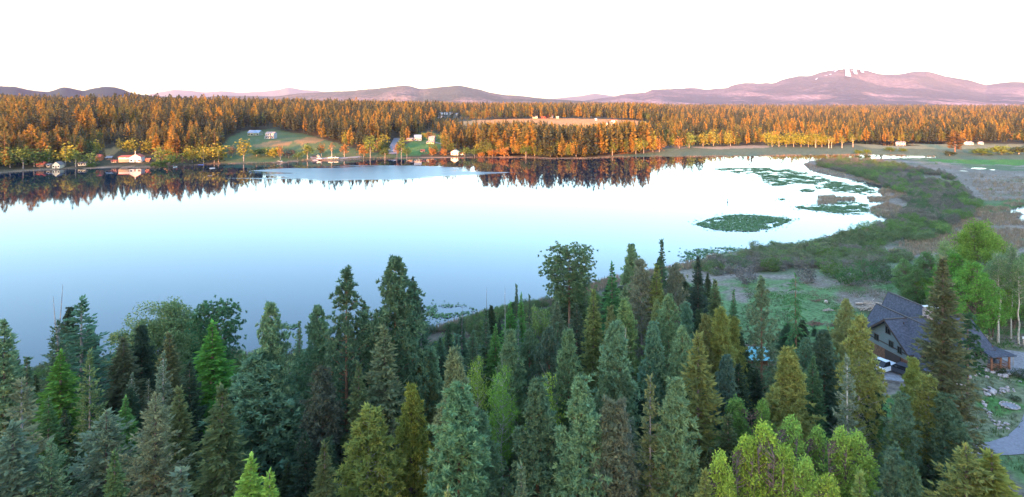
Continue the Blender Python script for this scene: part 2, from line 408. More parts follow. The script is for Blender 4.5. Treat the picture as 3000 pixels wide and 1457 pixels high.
# ------------------------------------------------------------------ mountains
def mount_mat(name, c1, c2, c3, sc, snow=False):
    m = bpy.data.materials.new(name); m.use_nodes = True; nt = m.node_tree; b = nt.nodes['Principled BSDF']
    N = nt.nodes.new; L = nt.links.new; tc = N('ShaderNodeTexCoord')
    mp = N('ShaderNodeMapping'); mp.inputs['Scale'].default_value = (1, .45, 1.6); L(tc.outputs['Object'], mp.inputs[0])
    a = N('ShaderNodeTexNoise'); a.inputs['Scale'].default_value = .0016*sc; a.inputs['Detail'].default_value = 9; a.inputs['Roughness'].default_value = .62; L(mp.outputs[0], a.inputs['Vector'])
    d = N('ShaderNodeTexNoise'); d.inputs['Scale'].default_value = .035*sc; d.inputs['Detail'].default_value = 3; L(mp.outputs[0], d.inputs['Vector'])
    at = N('ShaderNodeAttribute'); at.attribute_name = 'tint'
    ra = N('ShaderNodeMapRange'); ra.inputs[1].default_value = .46; ra.inputs[2].default_value = .57; L(a.outputs['Fac'], ra.inputs[0])
    mu = N('ShaderNodeMath'); mu.operation = 'MULTIPLY'; L(ra.outputs[0], mu.inputs[0]); L(at.outputs['Fac'], mu.inputs[1])
    m1 = N('ShaderNodeMix'); m1.data_type = 'RGBA'; m1.inputs[6].default_value = (*c1,1); m1.inputs[7].default_value = (*c2,1); L(mu.outputs[0], m1.inputs[0])
    rd = N('ShaderNodeMapRange'); rd.inputs[1].default_value = .4; rd.inputs[2].default_value = .6; L(d.outputs['Fac'], rd.inputs[0])
    m2 = N('ShaderNodeMix'); m2.data_type = 'RGBA'; m2.inputs[7].default_value = (*c3,1); L(m1.outputs[2], m2.inputs[6])
    r2 = N('ShaderNodeMath'); r2.operation = 'MULTIPLY'; r2.inputs[1].default_value = .6; L(rd.outputs[0], r2.inputs[0]); L(r2.outputs[0], m2.inputs[0])
    L(m2.outputs[2], b.inputs['Base Color']); b.inputs['Roughness'].default_value = 1; b.inputs['Specular IOR Level'].default_value = 0
    bp = N('ShaderNodeBump'); bp.inputs['Strength'].default_value = .8; bp.inputs['Distance'].default_value = 14/sc
    L(d.outputs['Fac'], bp.inputs['Height']); L(bp.outputs[0], b.inputs['Normal'])
    return m
def mountain(name, label, sky_px, D, mt, seed, front=.62, spur=.22, base=12., group=None, step=5):
    P = np.array(sky_px, float); xs = np.arange(P[0,0], P[-1,0]+1, step)
    py = np.interp(xs, P[:,0], P[:,1])
    k = np.ones(3)/3; py[1:-1] = np.convolve(py, k, 'same')[1:-1]
    py = py+(vnoise(xs/6, xs*0, seed)-.5)*.9
    Zr = H+(YH-py)*D/F
    ts = np.concatenate([np.linspace(0, 1, 46), np.linspace(1.02, 1.16, 6)])
    TT, XX = np.meshgrid(ts, xs, indexing='ij')
    d = D*(front+(1-front)*TT)
    X = (XX-1500)/F*d
    s = np.where(TT <= 1, TT**1.5*(.45+.55*TT), np.maximum(0, 1-(TT-1)*6))
    wv = D/9.
    rg = 1-np.abs(2*fbm(X/wv+seed, d/wv, 4, seed)-1)
    mask = np.where(TT <= 1, np.sin(np.pi*np.clip(TT,0,1))**.8, 0)
    Zb = base; hh = np.maximum(Zr[None]-Zb, 4)
    Z = Zb+hh*(s+spur*(rg-.62)*mask*(1.2-.4*TT))
    edge = np.minimum(1, np.minimum(XX-xs[0], xs[-1]-XX)/30.)
    Z = (Z-Zb)*edge+Zb-8*(TT <= .01)
    n = len(xs); ii = (np.arange(len(ts)-1)[:,None]*n+np.arange(n-1)[None]).ravel()
    Q = np.stack([ii, ii+1, ii+n+1, ii+n], 1)
    tint = np.clip(1.15-TT*1.0, 0.15, 1)[...,None]*np.ones(3)
    o = obj(name, mesh_np(name, np.stack([X, d, Z], -1).reshape(-1,3), Q, mt, tint.reshape(-1,3), True))
    tag(o, label, kind='structure', group=group)
    def at(px, t):
        i = (px-xs[0])/step; j = t*45; i0 = int(i); j0 = min(int(j), 44); fi, fj = i-i0, j-j0
        g = lambda A: (A[j0,i0]*(1-fi)+A[j0,i0+1]*fi)*(1-fj)+(A[j0+1,i0]*(1-fi)+A[j0+1,i0+1]*fi)*fj
        return np.array([g(X), g(d), g(Z)])
    return o, at
mm_shaded = mount_mat('hill_forest_shaded', (.012,.035,.06), (.035,.055,.07), (.01,.026,.045), 1.6)  # shade and blue haze put into the forest colour of the left hills
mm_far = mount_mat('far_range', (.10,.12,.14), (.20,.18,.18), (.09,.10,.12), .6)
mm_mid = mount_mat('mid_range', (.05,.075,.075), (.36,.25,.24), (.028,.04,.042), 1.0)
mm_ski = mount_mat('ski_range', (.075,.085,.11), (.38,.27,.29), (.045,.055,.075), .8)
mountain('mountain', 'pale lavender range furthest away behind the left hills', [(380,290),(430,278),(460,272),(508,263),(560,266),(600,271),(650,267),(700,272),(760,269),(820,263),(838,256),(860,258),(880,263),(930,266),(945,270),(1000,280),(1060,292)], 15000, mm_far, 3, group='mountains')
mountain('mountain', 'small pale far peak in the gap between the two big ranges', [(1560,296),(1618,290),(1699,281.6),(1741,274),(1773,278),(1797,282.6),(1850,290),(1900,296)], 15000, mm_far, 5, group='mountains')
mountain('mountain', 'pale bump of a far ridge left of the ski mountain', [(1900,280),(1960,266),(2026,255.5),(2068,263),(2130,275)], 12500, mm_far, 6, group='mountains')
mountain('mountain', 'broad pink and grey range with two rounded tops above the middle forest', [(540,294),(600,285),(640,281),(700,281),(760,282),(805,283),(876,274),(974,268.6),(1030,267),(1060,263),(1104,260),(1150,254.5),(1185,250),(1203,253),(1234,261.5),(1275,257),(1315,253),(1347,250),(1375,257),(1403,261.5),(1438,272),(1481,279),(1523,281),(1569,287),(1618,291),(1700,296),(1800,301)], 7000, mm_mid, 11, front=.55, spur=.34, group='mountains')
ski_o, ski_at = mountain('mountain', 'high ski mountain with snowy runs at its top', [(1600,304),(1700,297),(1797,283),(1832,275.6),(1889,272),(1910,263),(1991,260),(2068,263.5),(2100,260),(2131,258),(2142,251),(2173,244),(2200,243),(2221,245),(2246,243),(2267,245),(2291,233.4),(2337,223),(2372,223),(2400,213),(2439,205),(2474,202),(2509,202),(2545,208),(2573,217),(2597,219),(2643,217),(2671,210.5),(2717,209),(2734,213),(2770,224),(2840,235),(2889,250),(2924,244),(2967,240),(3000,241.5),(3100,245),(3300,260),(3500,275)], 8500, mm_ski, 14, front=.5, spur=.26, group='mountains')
mountain('hills', 'dark blue wooded hills at the far left skyline', [(-500,262),(-300,250),(-100,250),(0,253),(45,254.5),(75,262),(105,267),(141,270),(165,263),(183,255.5),(205,258),(243,267),(275,259),(309,254),(337,255.5),(365,264),(390,275),(439,281),(527,286),(580,293),(700,300),(760,304)], 3800, mm_shaded, 17, front=.6, spur=.2, base=25, group=None)
# snow runs on the ski mountain: thin sheets draped over its slope
M['snow'] = mat('snow', (.86,.86,.88), .6, .02, .04)
def snow_run(pts, wid):
    V = []; Q = []
    for k in range(len(pts)-1):
        for q in range(4):
            f0 = q/4; px = pts[k][0]*(1-f0)+pts[k+1][0]*f0; t = pts[k][1]*(1-f0)+pts[k+1][1]*f0
            jw = 1.6*wid*(.75+.5*random.random()); jo = (random.random()-.5)*wid*.35
            for sg in (-1, 0, 1):
                p = ski_at(px+jo+sg*jw, t); V.append(p+np.array([0, -40, 26]))
    n = len(V)//3
    for i in range(n-1):
        for j in range(2): Q.append((i*3+j, i*3+j+1, i*3+j+4, i*3+j+3))
    obj('snow_run', mesh_np('snow_run', V, Q, M['snow']), ski_o)
for pts, wd in [([(2476,.995),(2478,.93),(2479,.85),(2481,.77)],4.2),([(2499,.99),(2501,.94),(2500,.89),(2503,.82)],2.8),([(2517,.985),(2520,.93),(2523,.89)],2.4),
    ([(2457,.985),(2445,.94),(2438,.91)],1.0),([(2533,.97),(2545,.95),(2556,.94)],1.2),([(2488,.93),(2510,.90)],.9),([(2430,.87),(2426,.85)],1.4),([(2412,.85),(2420,.84)],1.2),([(2389,.84),(2385,.82)],1.4),([(2450,.92),(2470,.91)],.8),([(2462,.965),(2440,.96),(2432,.94)],.8),([(2528,.99),(2538,.975)],1.4)]:
    snow_run(pts, wd)

# ------------------------------------------------------------------ wooded ridge behind the drone: it keeps the evening sun off the near half of the view
rx = np.linspace(-2600, 3200, 260); ry = np.linspace(-900, -70, 40)
RX, RY = np.meshgrid(rx, ry)
prof = sstep(-70, -330, RY)*(1-.25*sstep(-380, -900, RY))
crest = 100+15*(fbm(RX/210, RX*0+.5, 4, 61)-.5)+np.interp(RX, [-2600,-500,0,500,3200], [-1,0,2,6,8])
RZ = 8+prof*(crest-8)
n = len(rx); ii = (np.arange(len(ry)-1)[:,None]*n+np.arange(n-1)[None]).ravel()
M['ridge'] = mat('ridge', (.06,.065,.035), 1, .05, .3)
tag(obj('hill', mesh_np('hill', np.stack([RX,RY,RZ],-1).reshape(-1,3), np.stack([ii,ii+1,ii+n+1,ii+n],1), M['ridge'], smooth=True)), 'wooded ridge behind the viewpoint that shades the near shore', kind='structure')
# ------------------------------------------------------------------ tree kinds (meshes shared by copies)
class Fol:
    """foliage: many leaf- or needle-spray-sized faces"""
    def __init__(s, rg): s.V = []; s.C = []; s.n = 0; s.F = []; s.rg = rg
    def kites(s, P, D, L, W, tint, flat=.5):
        """pointed sprays from P along D (unit), length L, width W"""
        n = len(P); rg = s.rg
        L = np.broadcast_to(L, n)[:, None]; W = np.broadcast_to(W, n)[:, None]
        r = rg.normal(size=(n, 3)); r[:, 2] *= flat
        S = np.cross(D, np.cross(D, r)+1e-6); S /= np.linalg.norm(S, axis=1, keepdims=True)+1e-9
        U = np.cross(D, S)
        a = P; m = P+D*L*.42+U*W*.22; b = m+S*W*.5; c = m-S*W*.5; t = P+D*L
        s.V.append(np.stack([a, b, t, c], 1).reshape(-1, 3))
        i = s.n+np.arange(n)*4
        s.F.append(np.stack([i, i+1, i+2], 1)); s.F.append(np.stack([i, i+2, i+3], 1))
        s.C.append(np.repeat(tint, 4, axis=0)); s.n += 4*n
    def mesh(s, name, m): return mesh_np(name, np.vstack(s.V), np.vstack(s.F), m, np.vstack(s.C))
def tints(rg, n, a=.22, warm=.08):
    b = rg.uniform(1-a, 1+a, (n, 1)); w = rg.uniform(-warm, warm, (n, 1))
    return np.clip(np.concatenate([b*(1+w), b, b*(1-w)], 1), .2, 2)
def unit(v): return v/(np.linalg.norm(v, axis=-1, keepdims=True)+1e-9)

def conifer(style, h, Rm, seed, cb=.08, step=.5, nb=6, shape=.85, droop=(.15,-.35), spray=.5, wid=.16, dens=1.0, jit=.25, lean=0, top=1.0, dead=0, bare=0, forks=None):
    """returns trunk MB and foliage. style fir: flat sprays along branches; pine: round needle tufts at branch ends; larch: soft hanging fine sprays"""
    rg = np.random.default_rng(seed); T = MB(); Fo = Fol(rg)
    bend = rg.normal(0, lean, 2)
    def axis(z): q = (z/h); return np.array([bend[0]*q*q*h, bend[1]*q*q*h, z])
    r0 = .011*h+.03
    zs = np.linspace(0, h*top, 9)
    T.tube([axis(z) for z in zs], [max(.025, r0*(1-.93*z/h)) for z in zs], 7)
    if forks:
        for (z0, ang, ln) in forks:
            p = axis(z0); d = np.array([math.cos(ang)*.10, math.sin(ang)*.10, 1.])
            T.tube([p, p+d*ln*np.array([.6,.6,.5]), p+d*ln*np.array([1,1,1])], [.07,.05,.015], 5)
    z = cb*h; k = 0; ph = rg.uniform(0, 6)
    while z < h*.985:
        t = (z-cb*h)/(h-cb*h)
        if shape == 'round': rr = Rm*math.sqrt(max(.02, 1-(1.72*(t-.5))**2)) if t > -.1 else 0
        elif shape == 'col': rr = Rm*min(1, (1-t)*2.1)**.75*(.72+.28*math.sin(min(1,t*1.8)*math.pi*.5))
        else: rr = Rm*(1-t)**shape*(1 if t > .06 else .75)
        rr = max(rr, .12)
        n = max(3, int(round(nb*(1 if t < .85 else .75)+rg.uniform(-1, 1))))
        for q in range(n):
            a = ph+q*6.283/n+rg.uniform(-.35, .35); L = rr*rg.uniform(1-jit*1.4, 1+jit*.7)
            if rg.random() < .05: L *= .5
            el = droop[1]+(droop[0]-droop[1])*t+rg.normal(0, .09)
            zz = z+rg.uniform(-.4, .4)*step
            base = axis(zz); hd = np.array([math.cos(a), math.sin(a), 0.])
            deadb = t < dead
            if style == 'pine': curv = .30
            elif style == 'larch': curv = -.10
            else: curv = .16 if droop[1] > -.3 else .30
            s_ = np.linspace(0, 1, 5)
            pts = base+hd*(L*s_*math.cos(el))[:,None]+np.array([0,0,1.])*(L*(np.sin(el)*s_+curv*s_**2))[:,None]
            T.tube([pts[0], pts[2], pts[4]], [.012+.012*L, .008+.007*L, .006], 3, cap=False)
            tang = unit(pts[4]-pts[2]); side = np.cross(tang, [0,0,1.]); side /= np.linalg.norm(side)+1e-9
            if deadb:
                for _ in range(3):
                    f = rg.uniform(.35, .9); p = pts[0]+(pts[4]-pts[0])*f
                    T.tube([p, p+L*.3*(tang*.6+side*rg.uniform(-1,1)+np.array([0,0,rg.uniform(-.4,.1)]))], [.012,.004], 3, cap=False)
                if rg.random() < .72: continue
            if style in ('fir', 'larch'):
                m = max(4, int(L/spray*5.2*dens))
                s0 = bare if t < .75 else .05
                f = np.sort(rg.uniform(s0, 1, m)); P = np.stack([np.interp(f, s_, pts[:,j]) for j in range(3)], 1)
                sg = np.where(np.arange(m) % 2 == 0, 1., -1.)[:,None]
                D = unit(tang*rg.uniform(.45,.95,(m,1))+side*sg*rg.uniform(.4,1.0,(m,1))+np.array([0,0,1.])*rg.normal(-.16 if style == 'fir' else -.05, .28, (m,1)))
                ln = spray*rg.uniform(.55, 1.25, m)*(1.15-.55*f)*min(1, .35+L/1.2)
                Fo.kites(P, D, ln, wid*rg.uniform(.7, 1.3, m), tints(rg, m)*rg.uniform(.85,1.12), .35)
                if style == 'fir':
                    m2 = m//2; f = rg.uniform(max(.2,s0), 1, m2); P = np.stack([np.interp(f, s_, pts[:,j]) for j in range(3)], 1)
                    D = unit(tang*rg.uniform(.2,.8,(m2,1))+side*rg.uniform(-.5,.5,(m2,1))+np.array([0,0,1.])*np.where(rg.random((m2,1)) < .6, -.6, .5))
                    Fo.kites(P, D, spray*rg.uniform(.35,.8,m2)*min(1,.35+L/1.2), wid*.8, tints(rg, m2), 1)
                Fo.kites(pts[4:5]-tang*.1, tang[None], np.array([spray*.9*min(1,.4+L/2)]), np.array([wid]), tints(rg, 1, .1)*1.1, .3)
            else:
                m = max(3, int(L*3.4*dens)); f = np.sqrt(rg.uniform(.16 if L > 1 else .05, 1, m)); f[0] = 1
                P = np.stack([np.interp(f, s_, pts[:,j]) for j in range(3)], 1)
                off = rg.normal(0, 1, (m,3))*np.array([1,1,.8])*(.14+.17*L*(f[:,None]*.8)); off[0] = 0
                P2 = P+off
                for p, p2 in zip(P[1:4], P2[1:4]): T.tube([p, p2], [.014,.007], 3, cap=False)
                nt = 14
                base_d = unit(tang*.55+np.array([0,0,.55])+off*.6)
                D = unit(np.repeat(base_d, nt, 0)*.75+unit(rg.normal(size=(m*nt,3)))*.95)
                tc = np.repeat(tints(rg, m, .2), nt, 0)*tints(rg, m*nt, .18)
                Fo.kites(np.repeat(P2, nt, 0)-D*.03, D, spray*rg.uniform(.7,1.2,m*nt), wid*rg.uniform(.8,1.2,m*nt), tc, 1)
        z += step*rg.uniform(.75, 1.25)*(1 if t < .8 else .7); k += 1; ph += 2.4
    if top >= 1 and not dead == 2:
        m = 10; P = np.repeat(axis(h)[None]-np.array([[0,0,.35]]), m, 0); P[:,2] += rg.uniform(-.25,.3,m)
        D = unit(rg.normal(size=(m,3))*.5+np.array([0,0,1.])); Fo.kites(P, D, spray*rg.uniform(.7,1.1,m), wid, tints(rg, m), 1)
    return T, Fo

def broadleaf(h, Rm, seed, trunk_h=.25, nclump=60, nleaf=85, leaf=.2, env='round', cr=.17, up=.3, stems=1, twig=True, rb=None):
    rg = np.random.default_rng(seed); T = MB(); Fo = Fol(rg)
    r0 = rb or (.010*h+.04)
    tops = []
    for s in range(stems):
        a = rg.uniform(0, 6.28); sp = 0 if stems == 1 else rg.uniform(.2, .5)*Rm
        tp = np.array([math.cos(a)*sp, math.sin(a)*sp, h*rg.uniform(.85,.97)])
        b0 = np.array([math.cos(a)*sp*.15, math.sin(a)*sp*.15, 0])
        z_ = np.linspace(0, 1, 8); P = b0+(tp-b0)*z_[:,None]; P[1:-1,:2] += rg.normal(0, .009*h/stems**.5, (6,2))*np.sin(np.linspace(.3,2.9,6))[:,None]
        T.tube(P, r0*(1-.9*z_)/stems**.4, 7); tops.append(P)
    cs = []
    while len(cs) < nclump:
        v = rg.uniform(-1, 1, 3)
        q = np.linalg.norm(v)
        if q > 1: continue
        if q < .35 and rg.random() < .8: continue
        if env == 'round': p = np.array([v[0]*Rm, v[1]*Rm, h*(trunk_h+(1-trunk_h)*(v[2]*.5+.5))])
        elif env == 'egg':
            t = v[2]*.5+.5; w = (math.sin(math.pi*min(.999, t**.75*.92+.06)))**.65; p = np.array([v[0]*Rm*w, v[1]*Rm*w, h*(trunk_h+(1-trunk_h)*t)])
        else:
            t = v[2]*.5+.5; w = (1-t)**.6*(.55+.45*min(1,t*4)); p = np.array([v[0]*Rm*1.15*w, v[1]*Rm*1.15*w, h*(trunk_h+(1-trunk_h)*t)])
        cs.append(p)
    cs = np.array(cs)
    for c in cs:
        P = tops[int(rg.integers(len(tops)))]
        dz = c[2]-np.hypot(*(c[:2]))*.75
        z0 = np.clip(dz, trunk_h*h*.7, h*.88); b = np.array([np.interp(z0, P[:,2], P[:,j]) for j in range(3)])
        mid = (b+c)/2+np.array([0,0,-.06*np.linalg.norm(c-b)])
        T.tube([b, mid, c], [r0*.26, r0*.17, .015], 4, cap=False)
        n = int(nleaf*rg.uniform(.6, 1.4)); r = cr*h*rg.uniform(.7, 1.3)*.5
        if twig:
            for _ in range(3):
                T.tube([mid+(c-mid)*rg.uniform(.2,.9), c+rg.normal(0, r*.8, 3)], [.016,.006], 3, cap=False)
        Pl = c+unit(rg.normal(size=(n,3)))*(r*rg.uniform(.15,1,(n,1))**.6)*np.array([1,1,.85])
        D = unit(rg.normal(size=(n,3))+np.array([0,0,up])+unit(Pl-c)*.6)
        Fo.kites(Pl, D, leaf*rg.uniform(.7,1.35,n), leaf*.8*rg.uniform(.7,1.2,n), tints(rg, n, .25, .1)*rg.uniform(.85,1.15), 1)
    return T, Fo
def snag(h, seed, nb=26, r=.16, blen=1.0):
    rg = np.random.default_rng(seed); T = MB()
    z_ = np.linspace(0, 1, 9); P = np.stack([rg.normal(0,.02,9).cumsum()*h*.15, rg.normal(0,.02,9).cumsum()*h*.15, z_*h], 1); P[0,:2] = 0
    T.tube(P, r*(1-.93*z_)+.012, 6)
    for i in range(nb):
        z = rg.uniform(.25, .97)*h; a = rg.uniform(0, 6.28); b = np.array([np.interp(z, P[:,2], P[:,j]) for j in range(3)])
        L = blen*rg.uniform(.3, 1)*(1.15-z/h); d = np.array([math.cos(a), math.sin(a), rg.uniform(-.35,.35)])
        T.tube([b, b+d*L*.6, b+d*L+np.array([0,0,L*rg.uniform(-.15,.25)])], [.03,.02,.006], 4, cap=False)
    return T, None
KIND = {}      # kind -> (height, radius, trunk mesh, crown mesh)
def reg(key, h, Rr, tf, bark, leafm):
    T, Fo = tf
    if Fo:
        V = np.vstack(Fo.V); h = max(h, float(np.quantile(V[:,2], .9995)))
        if key not in ('bent', 'droop'): Rr = float(np.quantile(np.hypot(V[:,0], V[:,1]), .95))
    if key == 'deadtop': h = 20.2
    KIND[key] = (h, Rr, T.mesh('trunk', bark, True), Fo.mesh('crown', leafm) if Fo else None)
nd, lf = M['needle'], M['leaf']
reg('fir1', 20, 3.2, conifer('fir', 20, 3.2, 1, .05, .5, 7, .8, (.45,-.25), .72, .27, 1.2), M['bark'], nd)
reg('fir2', 20, 3.0, conifer('fir', 20, 3.0, 2, .06, .72, 6, .8, (.5,-.15), .72, .26, 1.05, .3), M['greybark'], nd)
reg('fir3', 20, 4.6, conifer('fir', 20, 4.6, 3, .04, .6, 8, .74, (.55,-.2), .62, .19, 1.25, .35), M['bark'], nd)
reg('fir4', 18, 1.7, conifer('fir', 18, 1.7, 4, .04, .42, 6, .9, (.35,-.3), .52, .21, 1.3), M['bark'], nd)
reg('spruce', 24, 3.1, conifer('fir', 24, 3.1, 5, .03, .42, 7, .9, (.25,-.55), .70, .26, 1.2, .26), M['bark'], nd)
reg('silver', 12, 1.7, conifer('fir', 12, 1.7, 6, .04, .46, 6, .8, (.4,-.05), .46, .18, 1.25, .25), M['whitebark'], nd)
reg('cedar', 18, 2.7, conifer('larch', 18, 2.7, 7, .04, .42, 7, .75, (.5,-.3), .62, .26, 1.5), M['bark'], nd)
reg('larch', 18, 2.6, conifer('larch', 18, 2.6, 8, .05, .42, 7, .85, (.55,.0), .56, .2, 1.7), M['bark'], nd)
reg('larchy', 8, 1.7, conifer('larch', 8, 1.7, 9, .05, .4, 6, .85, (.8,.25), .5, .13, 1.6, .3), M['bark'], nd)
reg('pine1', 22, 3.2, conifer('pine', 22, 3.2, 10, .10, .6, 6, 'col', (.6,-.1), .50, .17, 1.35, .3), M['redbark'], nd)
reg('pine2', 20, 3.0, conifer('pine', 20, 3.0, 11, .05, .55, 6, .55, (.75,.0), .50, .17, 1.5, .25), M['redbark'], nd)
reg('pine3', 20, 3.8, conifer('pine', 20, 3.8, 12, .46, .6, 6, 'round', (.25,-.2), .46, .15, 1.45, .25), M['redbark'], nd)
reg('pine4', 20, 3.2, conifer('pine', 20, 3.2, 13, .14, .6, 6, .6, (.75,-.1), .48, .15, 1.25, .3, .004, 1, .42), M['greybark'], nd)
reg('pine5', 22, 2.8, conifer('pine', 22, 2.8, 14, .10, .75, 5, 'col', (.5,-.15), .48, .15, 1.05, .4), M['redbark'], nd)
reg('pine6', 18, 3.0, conifer('pine', 18, 3.0, 15, .04, .5, 6, .65, (.8,.1), .44, .16, 1.7, .22), M['bark'], nd)
reg('sparse', 16, 2.2, conifer('fir', 16, 2.2, 16, .2, .75, 5, .9, (.2,-.3), .42, .10, .7, .35), M['whitebark'], nd)
reg('deadtop', 20, 2.2, conifer('fir', 17, 2.2, 17, .05, .5, 6, .55, (.3,-.45), .55, .18, 1.2, .3, 0, 1, 0, 0, [(14.5, 2.6, 5.2), (15, 5.8, 5.6)]), M['greybark'], nd)
reg('droop', 20, 2.6, conifer('larch', 20, 2.6, 18, .42, 1.0, 5, .55, (-.1,-.6), .7, .22, 1.5, .45, .004), M['redbark'], nd)
reg('bent', 20, 1.7, conifer('pine', 20, 1.7, 19, .42, .75, 5, .6, (.3,-.3), .44, .14, 1.5, .4, .02), M['bark'], nd)
reg('broad1', 18, 6.0, broadleaf(18, 6.0, 21, .15, 170, 170, .30, 'round', .17, .3, 3), M['bark'], lf)
reg('broad2', 16, 3.6, broadleaf(16, 3.6, 22, .13, 230, 66, .22, 'egg', .085, 1.1, 2), M['bark'], lf)
reg('broad3', 16, 3.8, broadleaf(16, 3.8, 23, .12, 240, 55, .21, 'cone', .08, 1.1, 2), M['bark'], lf)
reg('broad4', 16, 2.9, broadleaf(16, 2.9, 29, .10, 300, 46, .19, 'cone', .062, 1.6, 3), M['bark'], lf)
reg('aspen1', 16, 2.2, broadleaf(16, 2.2, 24, .38, 60, 90, .17, 'egg', .11, .5, 1), M['whitebark'], lf)
reg('aspen2', 18, 1.9, broadleaf(18, 1.9, 25, .45, 55, 80, .19, 'egg', .11, .3, 1), M['whitebark'], lf)
reg('sapling', 6, 1.0, broadleaf(6, 1.0, 26, .38, 14, 46, .17, 'egg', .2, .8, 1, False, .05), M['whitebark'], lf)
reg('snag', 16, 1.0, snag(16, 27), M['greybark'], nd)
reg('bush1', 3, 2.0, broadleaf(3, 2.0, 31, .05, 46, 34, .21, 'round', .36, .7, 5, True, .05), M['greybark'], lf)
reg('bush2', 3, 1.9, broadleaf(3, 1.9, 32, .05, 40, 24, .2, 'round', .42, .9, 7, True, .06), M['greybark'], lf)
reg('bush3', 3, 2.0, broadleaf(3, 2.0, 33, .02, 46, 32, .2, 'round', .4, .5, 4, True, .05), M['bark'], lf)

# far trees: the same habit with a few hundred faces
def far_conifer(h, Rm, seed, shape, n=95, cb=.12):
    rg = np.random.default_rng(seed); Fo = Fol(rg); T = MB(); T.tube([(0,0,0),(0,0,h*.95)], [.26,.04], 5)
    t = rg.uniform(0, 1, n)**1.15; a = rg.uniform(0, 6.28, n)
    if shape == 'col': rr = Rm*np.minimum(1, (1-t)*2.2)**.8*(.65+.35*np.minimum(1,t*3))
    else: rr = Rm*(1-t)**.8
    rr = rr*rg.uniform(.55,1.15,n)+.15
    f = rg.uniform(.15,.5,n)
    hd = np.stack([np.cos(a), np.sin(a), np.zeros(n)], 1)
    P = hd*(rr*f)[:,None]; P[:,2] = h*(cb+(1-cb)*t)
    D = unit(hd+np.array([0,0,1.])*rg.uniform(-.35,.55,(n,1)))
    Fo.kites(P, D, rr*(1.05-f)+.5, rr*.5+.4, tints(rg, n, .2), .6)
    P2 = np.zeros((12,3)); P2[:,2] = h*rg.uniform(.86,.97,12); Fo.kites(P2, unit(rg.normal(size=(12,3))*.35+np.array([0,0,1.])), h*.05, .7, tints(rg,12,.2), 1)
    return T, Fo
def far_broad(h, Rm, seed, n=230, th=.14, env='round'):
    rg = np.random.default_rng(seed); Fo = Fol(rg); T = MB(); T.tube([(0,0,0),(0,0,h*.7)], [.22,.06], 5)
    k = 15; v = unit(rg.normal(size=(k,3)))*rg.uniform(.3,.85,(k,1)); c = v[rg.integers(k, size=n)]+rg.normal(size=(n,3))*.24
    t = np.clip(c[:,2]*.5+.5, 0, 1); w = 1. if env == 'round' else np.where(t > .35, 1.0-.5*(t-.35), .45+1.5*t)
    P = np.stack([c[:,0]*Rm*w, c[:,1]*Rm*w, h*(th+(1-th)*t)], 1)
    for i in range(6):
        q = P[i*7]; T.tube([(0,0,h*.3), q], [.1,.03], 3, cap=False)
    Fo.kites(P, unit(rg.normal(size=(n,3))+np.array([0,0,.3])), .17*Rm+.5, .14*Rm+.4, tints(rg, n, .28, .1), 1)
    return T, Fo
reg('farfir1', 22, 3.0, far_conifer(22, 3.0, 41, 'cone', 170), M['bark'], nd)
reg('farfir2', 22, 2.6, far_conifer(22, 2.6, 42, 'cone', 140), M['bark'], nd)
reg('farpine1', 24, 3.3, far_conifer(24, 3.3, 43, 'col', 190, .16), M['redbark'], nd)
reg('farpine2', 24, 2.9, far_conifer(24, 2.9, 44, 'col', 160, .24), M['redbark'], nd)
reg('farbroad1', 14, 4.2, far_broad(14, 4.2, 45), M['greybark'], lf)
reg('farbroad2', 16, 3.2, far_broad(16, 3.2, 46, 230, .16, 'v'), M['greybark'], lf)
reg('farball', 7, 3.4, far_broad(7, 3.4, 47, 300, .02), M['greybark'], lf)
reg('farbirch', 18, 2.2, far_broad(18, 2.2, 48, 130, .35, 'v'), M['whitebark'], lf)

def plant(key, name, loc, r, h, col, label, cat='tree', group=None, rz=None, trunk_col=None):
    """one tree: an Empty at its foot, with trunk and crown meshes shared by all trees of that habit"""
    hn, rn, tm, cm = KIND[key]
    e = empty(name, loc, random.uniform(0, 6.28) if rz is None else rz)
    e.scale = (r/rn, r/rn, h/hn)
    t = obj('trunk', tm, e)
    if cm:
        c = obj('crown', cm, e); c.color = (*col, 1)
    return tag(e, label, cat, group)
